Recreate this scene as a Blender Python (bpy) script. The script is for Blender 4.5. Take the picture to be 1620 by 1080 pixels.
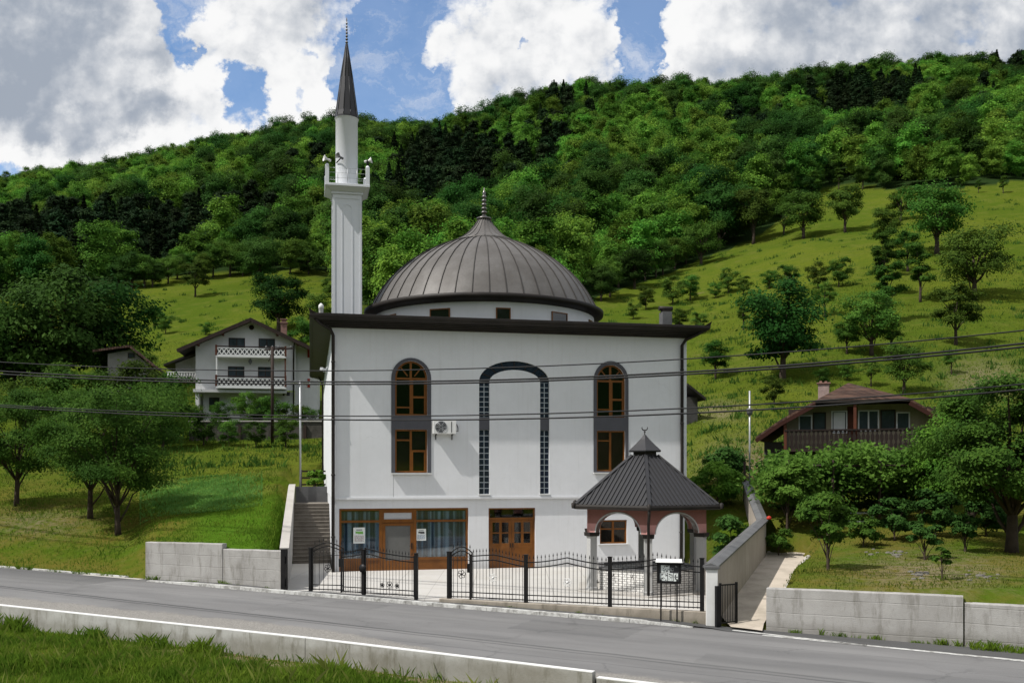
import bpy, bmesh, math, random
import numpy as np
from mathutils import Vector, Matrix
from mathutils.geometry import tessellate_polygon
R = math.radians
for o in list(bpy.data.objects): bpy.data.objects.remove(o)
sc = bpy.context.scene
col = sc.collection
# ---------------------------------------------------------------- camera
EYE, FP = 4.5, 1518.0                       # eye height, focal length in photo pixels
cam = bpy.data.cameras.new('camera'); camo = bpy.data.objects.new('camera', cam); col.objects.link(camo)
camo.location = (0, 0, EYE); camo.rotation_euler = (R(90), 0, 0)
cam.sensor_width = 36; cam.lens = 36*FP/1620; cam.shift_y = (745-540)/1620
cam.clip_start = 0.2; cam.clip_end = 6000
sc.camera = camo
# ---------------------------------------------------------------- sun and sky
SUN_EL, SUN_TRAVEL = 54.0, 25.5             # elevation; horizontal travel direction measured from +X towards +Y
sd = Vector((math.cos(R(SUN_EL))*math.cos(R(SUN_TRAVEL)), math.cos(R(SUN_EL))*math.sin(R(SUN_TRAVEL)), -math.sin(R(SUN_EL))))
sun = bpy.data.lights.new('sun', 'SUN'); suno = bpy.data.objects.new('sun', sun); col.objects.link(suno)
sun.energy = 4.6; sun.angle = R(0.6); sun.color = (1, .965, .91)
suno.rotation_euler = sd.to_track_quat('-Z', 'Y').to_euler()
sc.view_settings.view_transform = 'Standard'; sc.view_settings.look = 'None'
sc.view_settings.exposure = 0.12; sc.view_settings.gamma = 1.0
world = bpy.data.worlds.new('World'); sc.world = world; world.use_nodes = True

class NT:
    """tiny node-tree writer"""
    def __init__(s, nt): s.nt = nt; s.n = nt.nodes; s.l = nt.links
    def new(s, t, **k):
        nd = s.n.new(t)
        for a, v in k.items(): setattr(nd, a, v)
        return nd
    def put(s, sock, v):
        if isinstance(v, bpy.types.NodeSocket): s.l.new(v, sock)
        elif v is not None: sock.default_value = v
    def m(s, op, a, b=None, c=None, clamp=False):
        nd = s.new('ShaderNodeMath', operation=op, use_clamp=clamp)
        s.put(nd.inputs[0], a); s.put(nd.inputs[1], b)
        if c is not None: s.put(nd.inputs[2], c)
        return nd.outputs[0]
    def ss(s, x, a, b):
        nd = s.new('ShaderNodeMapRange', interpolation_type='SMOOTHSTEP')
        s.put(nd.inputs[0], x); nd.inputs[1].default_value = a; nd.inputs[2].default_value = b
        return nd.outputs[0]
    def mix(s, f, a, b, mode='MIX'):
        nd = s.new('ShaderNodeMix', data_type='RGBA', blend_type=mode)
        s.put(nd.inputs[0], f)
        for i, v in ((6, a), (7, b)):
            s.put(nd.inputs[i], (*v, 1) if isinstance(v, (tuple, list)) and len(v) == 3 else v)
        return nd.outputs[2]
    def noise(s, vec, scale, detail=4, rough=.55, dist=0, out=0):
        nd = s.new('ShaderNodeTexNoise'); s.put(nd.inputs['Vector'], vec)
        nd.inputs['Scale'].default_value = scale; nd.inputs['Detail'].default_value = detail
        nd.inputs['Roughness'].default_value = rough; nd.inputs['Distortion'].default_value = dist
        return nd.outputs[out]
    def vmap(s, vec, scale=(1, 1, 1), loc=(0, 0, 0), rot=(0, 0, 0)):
        nd = s.new('ShaderNodeMapping'); s.put(nd.inputs[0], vec)
        nd.inputs[1].default_value = loc; nd.inputs[2].default_value = rot; nd.inputs[3].default_value = scale
        return nd.outputs[0]
    def xyz(s, vec):
        nd = s.new('ShaderNodeSeparateXYZ'); s.put(nd.inputs[0], vec); return nd.outputs
    def comb(s, x, y, z):
        nd = s.new('ShaderNodeCombineXYZ')
        for i, v in enumerate((x, y, z)): s.put(nd.inputs[i], v)
        return nd.outputs[0]

def build_world():
    w = NT(world.node_tree); w.n.clear()
    out = w.new('ShaderNodeOutputWorld')
    sky = w.new('ShaderNodeTexSky', sky_type='NISHITA', sun_disc=False)
    sky.sun_elevation = R(SUN_EL)
    az = math.atan2(-sd.x, -sd.y)            # compass angle of the sun, from +Y towards +X
    sky.sun_rotation = az; sky.altitude = 500; sky.air_density = 1.0; sky.dust_density = .6; sky.ozone_density = 2.0
    hs = w.new('ShaderNodeHueSaturation'); hs.inputs['Saturation'].default_value = 1.22; w.l.new(sky.outputs[0], hs.inputs['Color'])
    bg = w.new('ShaderNodeBackground'); w.l.new(hs.outputs[0], bg.inputs[0]); bg.inputs[1].default_value = 0.15
    d = w.new('ShaderNodeTexCoord').outputs['Generated']
    X, Y, Z = w.xyz(d)
    ay = w.m('MAXIMUM', w.m('ABSOLUTE', Y), .15)
    u = w.m('DIVIDE', X, ay); v = w.m('DIVIDE', Z, ay)
    uv = w.comb(u, v, w.m('MULTIPLY', w.m('LESS_THAN', Y, 0), 7.3))
    wx = w.noise(uv, 9, 8, .62, 0, 1)
    wv = w.new('ShaderNodeVectorMath', operation='MULTIPLY_ADD')
    w.l.new(wx, wv.inputs[0]); wv.inputs[1].default_value = (.19, .16, 0); w.l.new(uv, wv.inputs[2])
    sub = w.new('ShaderNodeVectorMath', operation='SUBTRACT'); w.l.new(wv.outputs[0], sub.inputs[0]); sub.inputs[1].default_value = (.095, .08, 0)
    p = sub.outputs[0]; px, py, _ = w.xyz(p)
    def blob(cx, cy, rx, ry):
        cu, cv = (cx-810)/FP, (745-cy)/FP
        a = w.m('DIVIDE', w.m('SUBTRACT', px, cu), rx/FP); b = w.m('DIVIDE', w.m('SUBTRACT', py, cv), ry/FP)
        return w.ss(w.m('ADD', w.m('MULTIPLY', a, a), w.m('MULTIPLY', b, b)), 1.9, .1)
    def total(bl):
        t = None
        for q in bl:
            b = w.m('MULTIPLY', blob(*q[:4]), q[4])
            t = b if t is None else w.m('MAXIMUM', t, b)
        return t
    pos = total([(90, 110, 270, 240, 1.3), (230, 120, 150, 170, 1), (420, 50, 130, 130, 1), (400, 190, 170, 95, 1), (495, 100, 72, 110, .95), (860, 60, 150, 110, 1), (800, 150, 105, 75, 1),
                 (1130, 60, 100, 110, 1), (1300, 30, 260, 150, 1), (1560, 20, 260, 160, 1), (712, 75, 44, 28, .75), (300, 30, 30, 26, .7), (745, 12, 60, 22, .62)])
    neg = total([(264, 22, 36, 42, .95), (290, 66, 22, 36, .9), (382, 146, 34, 40, .82), (10, 268, 60, 26, 1), (1022, 50, 30, 70, .9), (1012, 110, 40, 40, .9), (618, 110, 60, 150, .95), (660, 180, 40, 60, .5), (830, 92, 10, 12, .6), (480, 75, 16, 14, .5), (490, 140, 18, 14, .5)])
    vis = w.m('MULTIPLY', w.ss(py, .62, .48), w.m('GREATER_THAN', Y, .25))
    gen = w.ss(w.noise(uv, 2.2, 3, .5), .30, .52)
    base = w.m('ADD', w.m('MULTIPLY', w.m('SUBTRACT', pos, w.m('MULTIPLY', neg, .95)), vis), w.m('MULTIPLY', gen, w.m('SUBTRACT', 1, vis)))
    def billow(vec):
        t = None
        for sc_, wt in ((13, .55), (27, .34), (55, .20)):
            v = w.new('ShaderNodeTexVoronoi', feature='SMOOTH_F1'); w.l.new(vec, v.inputs['Vector']); v.inputs['Scale'].default_value = sc_; v.inputs['Smoothness'].default_value = .35
            q = w.m('MULTIPLY', w.m('SUBTRACT', .5, v.outputs['Distance']), wt); t = q if t is None else w.m('ADD', t, q)
        return t
    n1 = w.noise(uv, 22, 11, .62); n2 = w.noise(p, 6, 4, .55); b1 = billow(p)
    dens = w.m('ADD', w.m('ADD', base, w.m('MULTIPLY', w.m('SUBTRACT', n1, .5), 1.5)), w.m('ADD', w.m('MULTIPLY', w.m('SUBTRACT', n2, .5), .7), w.m('MULTIPLY', b1, .8)))
    wisp = w.m('MULTIPLY', w.ss(w.noise(w.vmap(p, (1, 1.6, 1)), 8, 9, .7), .40, .75), .62)
    alpha = w.m('MAXIMUM', w.m('MAXIMUM', w.ss(dens, .16, .86), wisp), .13)
    def lightside(sc_, off, det):
        up = w.new('ShaderNodeVectorMath', operation='ADD'); w.l.new(uv, up.inputs[0]); up.inputs[1].default_value = (-off*.6, off, 0)
        return w.m('SUBTRACT', w.noise(uv, sc_, det, .58), w.noise(up.outputs[0], sc_, det, .58))
    relief = w.m('ADD', w.m('MULTIPLY', lightside(7, .035, 4), 1.0), w.m('ADD', w.m('MULTIPLY', lightside(22, .012, 6), .5), w.m('MULTIPLY', w.m('SUBTRACT', b1, .12), .42)))
    grey = total([(30, 60, 230, 130, 1), (150, 175, 150, 50, .8), (40, 150, 130, 60, .7), (1480, 40, 300, 110, .85), (1270, 80, 170, 60, .6), (1200, 20, 120, 50, .35), (430, 30, 110, 70, .30), (330, 60, 50, 40, .3), (860, 120, 120, 70, .22), (800, 40, 80, 40, .15)])
    gn = w.m('MULTIPLY', w.m('ADD', w.m('MULTIPLY', grey, vis), w.m('MULTIPLY', w.m('SUBTRACT', 1, vis), .25)), w.m('ADD', .62, w.m('MULTIPLY', w.noise(p, 4.5, 4, .5), .76)))
    lum = w.m('ADD', w.m('SUBTRACT', .90, w.m('MULTIPLY', gn, .47)), w.m('MULTIPLY', relief, 1.25))
    lum = w.m('MINIMUM', w.m('MAXIMUM', lum, .25), 1.0)
    cc = w.mix(w.ss(lum, .18, .95), (.36, .41, .49), (1.0, 1.0, 1.0))
    bc = w.new('ShaderNodeBackground'); w.l.new(cc, bc.inputs[0]); bc.inputs[1].default_value = CLOUD
    mx = w.new('ShaderNodeMixShader')
    above = w.ss(v, -.02, .02)
    w.l.new(w.m('MULTIPLY', alpha, above), mx.inputs[0]); w.l.new(bg.outputs[0], mx.inputs[1]); w.l.new(bc.outputs[0], mx.inputs[2])
    w.l.new(mx.outputs[0], out.inputs[0])
CLOUD = 0.88
build_world()

# ---------------------------------------------------------------- mesh helpers
class MB:
    def __init__(s): s.v = []; s.f = []; s.sm = []
    def add(s, vs, fs, smooth=False):
        b = len(s.v); s.v += [tuple(p) for p in vs]
        s.f += [tuple(i+b for i in f) for f in fs]; s.sm += [smooth]*len(fs); return s
    def box(s, x0, x1, y0, y1, z0, z1):
        return s.add([(x0,y0,z0),(x1,y0,z0),(x1,y1,z0),(x0,y1,z0),(x0,y0,z1),(x1,y0,z1),(x1,y1,z1),(x0,y1,z1)],
                     [(0,3,2,1),(4,5,6,7),(0,1,5,4),(1,2,6,5),(2,3,7,6),(3,0,4,7)])
    def bar(s, p, q, w, h, up=(0,0,1)):
        p, q = Vector(p), Vector(q); d = (q-p).normalized(); upv = Vector(up)
        a = d.cross(upv)
        if a.length < 1e-4: a = d.cross(Vector((0,1,0)))
        a.normalize(); b = a.cross(d).normalized()
        vs = []
        for c in (p, q):
            for i, j in ((-1,-1),(1,-1),(1,1),(-1,1)): vs.append(c + a*(i*w/2) + b*(j*h/2))
        return s.add(vs, [(0,3,2,1),(4,5,6,7),(0,1,5,4),(1,2,6,5),(2,3,7,6),(3,0,4,7)])
    def tube(s, pts, r, n=8, smooth=True):
        pts = [Vector(p) for p in pts]; k = len(pts)
        rs = [r]*k if isinstance(r, (int, float)) else list(r)
        t0 = (pts[1]-pts[0]).normalized()
        a = t0.cross(Vector((0,0,1)))
        if a.length < 1e-3: a = t0.cross(Vector((0,1,0)))
        a.normalize(); vs = []
        for i, p in enumerate(pts):
            t = (pts[min(i+1,k-1)]-pts[max(i-1,0)]).normalized()
            a = (a - t*a.dot(t)).normalized(); b = t.cross(a)
            for j in range(n):
                g = 2*math.pi*j/n; vs.append(p + (a*math.cos(g)+b*math.sin(g))*rs[i])
        fs = [(i*n+j, i*n+(j+1)%n, (i+1)*n+(j+1)%n, (i+1)*n+j) for i in range(k-1) for j in range(n)]
        s.add(vs, fs, smooth)
        b = len(s.v)-len(vs)
        s.f += [tuple(b+j for j in range(n))[::-1], tuple(b+(k-1)*n+j for j in range(n))]; s.sm += [False, False]
        return s
    def lathe(s, prof, n=32, c=(0,0), smooth=True, rot=0, closed=False):
        k = len(prof); vs = []
        for r, z in prof:
            for j in range(n):
                g = rot+2*math.pi*j/n; vs.append((c[0]+r*math.cos(g), c[1]+r*math.sin(g), z))
        kk = k if closed else k-1
        fs = [(i*n+j, i*n+(j+1)%n, ((i+1)%k)*n+(j+1)%n, ((i+1)%k)*n+j) for i in range(kk) for j in range(n)]
        s.add(vs, fs, smooth); return s
    def plate(s, outer, holes, y0, y1, axis='y'):
        """vertical plate from 2-D loops (x,z), between depths y0 (front) and y1; axis 'x' swaps x and y"""
        loops = [outer]+list(holes)
        tri = tessellate_polygon([[Vector((a, b, 0)) for a, b in lp] for lp in loops])
        flat = [p for lp in loops for p in lp]; n = len(flat)
        if axis == 'y': vs = [(a, y0, b) for a, b in flat]+[(a, y1, b) for a, b in flat]
        elif axis == 'x': vs = [(y0, a, b) for a, b in flat]+[(y1, a, b) for a, b in flat]
        else: vs = [(a, b, y0) for a, b in flat]+[(a, b, y1) for a, b in flat]
        fs = [tuple(t) for t in tri]+[tuple(i+n for i in t)[::-1] for t in tri]
        o = 0
        for lp in loops:
            m = len(lp)
            for i in range(m):
                j = (i+1) % m; fs.append((o+i, o+j, o+j+n, o+i+n))
            o += m
        return s.add(vs, fs)
    def build(s, name, mat, parent=None, recalc=True, bevel=0):
        me = bpy.data.meshes.new(name); me.from_pydata(s.v, [], s.f)
        me.polygons.foreach_set('use_smooth', s.sm)
        if recalc:
            bm = bmesh.new(); bm.from_mesh(me); bmesh.ops.recalc_face_normals(bm, faces=bm.faces); bm.to_mesh(me); bm.free()
        me.materials.append(mat); me.update()
        o = bpy.data.objects.new(name, me); col.objects.link(o)
        if parent: o.parent = parent
        if bevel:
            b = o.modifiers.new('bevel', 'BEVEL'); b.width = bevel; b.segments = 2; b.limit_method = 'ANGLE'; b.angle_limit = R(40)
        return o
def np_mesh(name, V, F, mat, smooth=False, attrs=None):
    me = bpy.data.meshes.new(name); V = np.asarray(V, np.float32); F = np.asarray(F, np.int32); k = F.shape[1]
    me.vertices.add(len(V)); me.vertices.foreach_set('co', V.ravel())
    me.loops.add(F.size); me.loops.foreach_set('vertex_index', F.ravel())
    me.polygons.add(len(F)); me.polygons.foreach_set('loop_start', np.arange(0, F.size, k, dtype=np.int32))
    me.polygons.foreach_set('use_smooth', np.full(len(F), smooth))
    me.update(calc_edges=True)
    for a, (ty, arr) in (attrs or {}).items():
        at_ = me.attributes.new(a, ty, 'POINT'); at_.data.foreach_set('value', np.asarray(arr))
    if mat: me.materials.append(mat)
    return me
def link(name, me, parent=None, loc=None):
    o = bpy.data.objects.new(name, me); col.objects.link(o)
    if parent: o.parent = parent
    if loc: o.location = loc
    return o
def tag(o, label=None, cat=None, group=None, kind=None):
    if label: o['label'] = label
    if cat: o['category'] = cat
    if group: o['group'] = group
    if kind: o['kind'] = kind
    return o
def thing(name, label, cat, loc=(0,0,0), rz=0, group=None):
    o = bpy.data.objects.new(name, None); col.objects.link(o); o.empty_display_size = .3
    o.location = loc; o.rotation_euler = (0, 0, rz)
    return tag(o, label, cat, group)
def dup(root, loc, rz, label=None, scale=1):
    r = root.copy(); col.objects.link(r); r.location = loc; r.rotation_euler = (0, 0, rz); r.scale = (scale,)*3
    if label: r['label'] = label
    for ch in root.children:
        c = ch.copy(); col.objects.link(c); c.parent = r
        for g in ch.children:
            e = g.copy(); col.objects.link(e); e.parent = c
    return r
def at(px, row, Y): return ((px-810)/FP*Y, Y, EYE+(745-row)/FP*Y)

# ---------------------------------------------------------------- materials
def newmat(name):
    m = bpy.data.materials.new(name); m.use_nodes = True
    t = NT(m.node_tree); b = t.n['Principled BSDF']; return m, t, b
def M(name, c, rough=.65, metal=0, c2=None, scale=2.0, amt=.5, bump=.15, bscale=60, streak=0, dirt=None, spec=.22, coat=0, low=0):
    """base colour varied by two noises, optional vertical streaks and dirt blotches, fine bump"""
    m, t, b = newmat(name)
    co = t.new('ShaderNodeTexCoord').outputs['Object']
    c2 = c2 or tuple(x*.72 for x in c)
    n = t.noise(co, scale, 6, .6)
    f = t.m('MULTIPLY', t.ss(n, .35, .7), amt)
    colr = t.mix(f, c, c2)
    f2 = t.m('MULTIPLY', t.ss(t.noise(co, scale*9, 3, .6), .4, .75), amt*.45)
    colr = t.mix(f2, colr, c2)
    if streak:
        sn = t.noise(t.vmap(co, (4.5, 4.5, .18)), 1.6, 5, .65)
        colr = t.mix(t.m('MULTIPLY', t.ss(sn, .5, .72), streak), colr, dirt or tuple(x*.45 for x in c))
    if low:
        Z_ = t.xyz(co)[2]; lm = t.ss(t.m('ADD', Z_, t.m('MULTIPLY', t.noise(t.vmap(co, (3, 3, 1)), 1.6, 6, .7), 1.1)), 1.15, .45)
        colr = t.mix(t.m('MULTIPLY', lm, low), colr, (.27,.25,.225))
        hc = t.new('ShaderNodeTexVoronoi', feature='DISTANCE_TO_EDGE'); hc.inputs['Scale'].default_value = .28
        wv_ = t.new('ShaderNodeVectorMath', operation='MULTIPLY_ADD'); t.l.new(t.noise(co, 1.2, 6, .7, 0, 1), wv_.inputs[0]); wv_.inputs[1].default_value = (1.2, 1.2, 1.2); t.l.new(co, wv_.inputs[2]); t.l.new(wv_.outputs[0], hc.inputs['Vector'])
        colr = t.mix(t.m('MULTIPLY', t.m('MULTIPLY', t.ss(hc.outputs['Distance'], .008, .002), t.ss(t.noise(co, .4, 2), .52, .66)), .14), colr, (.3,.29,.28))
    t.put(b.inputs['Base Color'], colr)
    t.put(b.inputs['Roughness'], t.m('ADD', rough-.08, t.m('MULTIPLY', n, .16)))
    b.inputs['Metallic'].default_value = metal; b.inputs['Specular IOR Level'].default_value = spec
    b.inputs['Coat Weight'].default_value = coat
    if bump:
        bp = t.new('ShaderNodeBump'); bp.inputs['Strength'].default_value = bump; bp.inputs['Distance'].default_value = .02
        t.put(bp.inputs['Height'], t.noise(co, bscale, 4, .6)); t.l.new(bp.outputs[0], b.inputs['Normal'])
    return m
MT = {}
MT['plaster'] = M('white_plaster', (.70,.71,.73), .85, 0, (.63,.64,.655), .5, .7, .14, 90, .17, (.50,.49,.475), low=.5)
MT['plaster_old'] = M('white_house_plaster', (.58,.58,.58), .85, 0, (.48,.48,.47), .6, .6, .15, 60, .2, (.45,.44,.42))
MT['cream'] = M('cream_plaster', (.34,.30,.21), .85, 0, (.25,.21,.15), 1, .6, .2, 50, .2)
MT['minaret'] = M('minaret_white', (.66,.675,.71), .7, 0, (.60,.615,.64), .5, .5, .08, 80, .12, (.55,.54,.52))
MT['darkband'] = M('slate_paint', (.085,.085,.097), .6, 0, None, 2, .4, .06, 80)
MT['eave'] = M('dark_brown_metal', (.016,.0135,.012), .55, 0, (.034,.028,.024), 1.2, .6, .05, 30)
MT['black'] = M('black_iron', (.012,.012,.013), .45, .3, (.022,.02,.02), 5, .5, .1, 120)
MT['roofmetal'] = M('kiosk_roof_metal', (.036,.036,.039), .45, .1, (.036,.035,.036), 1.5, .6, .05, 40)
MT['dome'] = M('dome_metal', (.128,.121,.115), .56, .15, (.085,.078,.072), .9, .75, .06, 25, .25, (.06,.053,.048))
MT['finial'] = M('finial_metal', (.2,.19,.185), .35, .8, (.1,.09,.085), 6, .6, .03, 40)
MT['glass'] = None
MT['wood'] = M('varnished_wood', (.185,.068,.012), .42, 0, (.11,.038,.007), 2.5, .7, .1, 50, .3, (.11,.036,.008), coat=.2)
MT['redwood'] = M('red_brown_wood', (.10,.032,.016), .7, 0, (.06,.02,.011), 2, .7, .15, 40)
MT['darkwood'] = M('dark_weathered_wood', (.024,.015,.012), .75, 0, (.04,.026,.02), 3, .7, .25, 30, .3)
MT['greywood'] = M('grey_weathered_boards', (.085,.08,.078), .85, 0, (.05,.047,.045), 2, .7, .3, 30, .35)
MT['bark'] = M('bark', (.07,.052,.038), .95, 0, (.035,.026,.02), 4, .8, .8, 14)
MT['pink'] = M('terracotta_pink_plaster', (.27,.125,.105), .85, 0, (.22,.1,.085), .9, .6, .12, 70, .12)
MT['pinkpale'] = M('pale_pink_band', (.52,.27,.25), .85, 0, (.44,.22,.2), .9, .6, .12, 70)
MT['column'] = M('grey_stone_column', (.42,.42,.41), .7, 0, (.38,.38,.375), 2, .6, .1, 60, .15)
MT['stair'] = M('stair_stone', (.20,.18,.155), .9, 0, (.12,.107,.09), 1.6, .8, .3, 30, .2)
MT['cope'] = M('grey_coping', (.13,.13,.132), .5, 0, (.08,.08,.083), 1.5, .7, .1, 50)
MT['wallbeige'] = M('beige_render', (.40,.35,.30), .9, 0, (.32,.275,.235), .8, .7, .2, 40, .35, (.2,.17,.14))
MT['white'] = M('white_paint', (.70,.70,.69), .5, 0, (.58,.58,.56), 3, .5, .04, 60)
MT['greypole'] = M('galvanised_steel', (.42,.43,.44), .45, .6, (.32,.33,.34), 4, .5, .04, 60)
MT['wire'] = M('black_cable', (.015,.015,.016), .6, 0, None, 2, .2, 0)
MT['paper'] = M('white_paper', (.72,.76,.74), .7, 0, (.65,.68,.66), 5, .4, 0)
MT['ink'] = M('dark_ink', (.05,.05,.055), .8, 0, None, 5, .2, 0)
MT['inkred'] = M('red_ink', (.4,.16,.18), .8, 0, None, 5, .2, 0)
MT['inkgreen'] = M('green_ink', (.18,.42,.1), .8, 0, None, 5, .2, 0)
MT['inkblue'] = M('blue_ink', (.1,.2,.42), .8, 0, None, 5, .2, 0)
MT['interior'] = M('dark_interior', (.05,.04,.035), .95, 0, None, 2, .4, 0)
MT['brickchim'] = M('weathered_chimney_brick', (.26,.15,.12), .9, 0, (.16,.09,.075), 5, .8, .4, 25)
MT['pinkchim'] = M('pinkish_chimney_render', (.33,.245,.22), .9, 0, (.2,.15,.135), 4, .8, .3, 25)
MT['redorn'] = M('red_plastic', (.4,.03,.015), .5, 0, None, 4, .3, 0)
MT['grass_rail'] = MT['darkwood']
def glass(name, tint=(.75,.78,.8), gl=1.0):
    m = bpy.data.materials.new(name); m.use_nodes = True; t = NT(m.node_tree); t.n.clear()
    o = t.new('ShaderNodeOutputMaterial'); tr = t.new('ShaderNodeBsdfTransparent'); tr.inputs[0].default_value = (*tint, 1)
    g = t.new('ShaderNodeBsdfGlossy'); g.inputs['Roughness'].default_value = .03; g.inputs[0].default_value = (1,1,1,1)
    fr = t.new('ShaderNodeFresnel'); fr.inputs[0].default_value = 1.5
    bp = t.new('ShaderNodeBump'); bp.inputs['Strength'].default_value = .04
    t.l.new(t.noise(t.new('ShaderNodeTexCoord').outputs['Object'], 1.5, 2), bp.inputs['Height']); t.l.new(bp.outputs[0], g.inputs['Normal'])
    mx = t.new('ShaderNodeMixShader'); t.l.new(t.m('MULTIPLY', fr.outputs[0], gl, clamp=True), mx.inputs[0])
    t.l.new(tr.outputs[0], mx.inputs[1]); t.l.new(g.outputs[0], mx.inputs[2]); t.l.new(mx.outputs[0], o.inputs[0]); return m
MT['glass'] = glass('window_glass', (.72,.74,.74), 1.4)
MT['shopglass'] = glass('shop_glass', (.82,.86,.88), 2.0)
MT['block'] = M('dark_glass_block', (.010,.016,.030), .12, 0, (.018,.026,.042), 8, .7, .25, 6, spec=.7)
MT['joint'] = M('pale_glass_block_joint', (.36,.40,.42), .7, 0, None, 6, .3, 0)

def concrete(name, c, c2, stain, lines=True):
    m, t, b = newmat(name); co = t.new('ShaderNodeTexCoord').outputs['Object']
    n = t.noise(co, .9, 7, .65); k = t.mix(t.ss(n, .35, .68), c, c2)
    k = t.mix(t.m('MULTIPLY', t.ss(t.noise(co, 14, 5, .7), .5, .8), .35), k, stain)
    st = t.noise(t.vmap(co, (2.2, 2.2, .5)), 1.3, 6, .7)
    k = t.mix(t.m('MULTIPLY', t.ss(st, .48, .68), .62), k, stain)
    X, Y, Z = t.xyz(co)
    low = t.m('MULTIPLY', t.ss(t.m('ADD', Z, t.m('MULTIPLY', t.noise(co, 2.5, 4), .35)), .42, .12), .45)
    k = t.mix(low, k, stain)
    h = t.m('ADD', t.noise(co, 45, 5, .6), t.m('MULTIPLY', n, .6))
    if lines:
        ln = t.m('FRACT', t.m('MULTIPLY', t.m('ADD', Z, t.m('MULTIPLY', t.noise(co, .5, 2), .06)), 2.3))
        edge = t.ss(t.m('ABSOLUTE', t.m('SUBTRACT', ln, .5)), .46, .5)
        h = t.m('SUBTRACT', h, t.m('MULTIPLY', edge, .8)); k = t.mix(t.m('MULTIPLY', edge, t.m('MULTIPLY', t.ss(t.noise(co, 1.2, 3), .45, .6), .5)), k, stain)
    t.put(b.inputs['Base Color'], k); b.inputs['Roughness'].default_value = .9
    bp = t.new('ShaderNodeBump'); bp.inputs['Strength'].default_value = .35; bp.inputs['Distance'].default_value = .03
    t.put(bp.inputs['Height'], h); t.l.new(bp.outputs[0], b.inputs['Normal']); return m
MT['concrete'] = concrete('board_marked_concrete', (.37,.36,.345), (.30,.29,.275), (.15,.14,.12))
MT['lowconcrete'] = concrete('mossy_pale_concrete', (.44,.435,.42), (.32,.31,.285), (.10,.09,.055), False)
MT['plinth'] = concrete('stained_plinth_concrete', (.34,.30,.25), (.24,.21,.17), (.09,.08,.055), False)
MT['pale'] = M('pale_concrete', (.42,.40,.37), .85, 0, (.34,.32,.29), .7, .7, .2, 40, 0)

def paving():
    m, t, b = newmat('pale_courtyard_slabs'); co = t.new('ShaderNodeTexCoord').outputs['Object']
    br = t.new('ShaderNodeTexBrick'); t.l.new(co, br.inputs[0]); br.offset = 0
    br.inputs['Color1'].default_value = (.47,.455,.43,1); br.inputs['Color2'].default_value = (.44,.425,.40,1); br.inputs['Mortar'].default_value = (.30,.29,.27,1)
    br.inputs['Scale'].default_value = 1; br.inputs['Brick Width'].default_value = 1.5; br.inputs['Row Height'].default_value = 1.5; br.inputs['Mortar Size'].default_value = .012
    k = t.mix(t.m('MULTIPLY', t.ss(t.noise(co, .8, 6, .65), .45, .75), .5), br.outputs[0], (.40,.37,.32))
    t.put(b.inputs['Base Color'], k); b.inputs['Roughness'].default_value = .85
    bp = t.new('ShaderNodeBump'); bp.inputs['Strength'].default_value = .2; bp.inputs['Distance'].default_value = .01
    t.put(bp.inputs['Height'], t.noise(co, 60, 4)); t.l.new(bp.outputs[0], b.inputs['Normal']); return m
MT['paving'] = paving()
def pathmat():
    m, t, b = newmat('worn_path_concrete'); co = t.new('ShaderNodeTexCoord').outputs['Object']
    k = t.mix(t.ss(t.noise(co, 1.1, 7, .65), .35, .7), (.46,.40,.33), (.34,.295,.24))
    k = t.mix(t.m('MULTIPLY', t.ss(t.noise(co, 9, 5, .7), .5, .75), .4), k, (.24,.21,.17))
    t.put(b.inputs['Base Color'], k); b.inputs['Roughness'].default_value = .92
    bp = t.new('ShaderNodeBump'); bp.inputs['Strength'].default_value = .4; bp.inputs['Distance'].default_value = .02
    t.put(bp.inputs['Height'], t.noise(co, 25, 6)); t.l.new(bp.outputs[0], b.inputs['Normal']); return m
MT['path'] = pathmat()
def tilewall():
    m, t, b = newmat('white_tile_brick'); co = t.new('ShaderNodeTexCoord').outputs['UV']
    br = t.new('ShaderNodeTexBrick'); t.l.new(co, br.inputs[0])
    br.inputs['Color1'].default_value = (.80,.79,.76,1); br.inputs['Color2'].default_value = (.70,.69,.66,1); br.inputs['Mortar'].default_value = (.16,.15,.145,1)
    br.inputs['Scale'].default_value = 1; br.inputs['Brick Width'].default_value = .24; br.inputs['Row Height'].default_value = .082; br.inputs['Mortar Size'].default_value = .010
    t.l.new(br.outputs[0], b.inputs['Base Color']); b.inputs['Roughness'].default_value = .55
    bp = t.new('ShaderNodeBump'); bp.inputs['Strength'].default_value = .5; bp.inputs['Distance'].default_value = .01; bp.invert = True
    t.l.new(br.outputs[1], bp.inputs['Height']); t.l.new(bp.outputs[0], b.inputs['Normal']); return m
MT['tilewall'] = tilewall()
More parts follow.
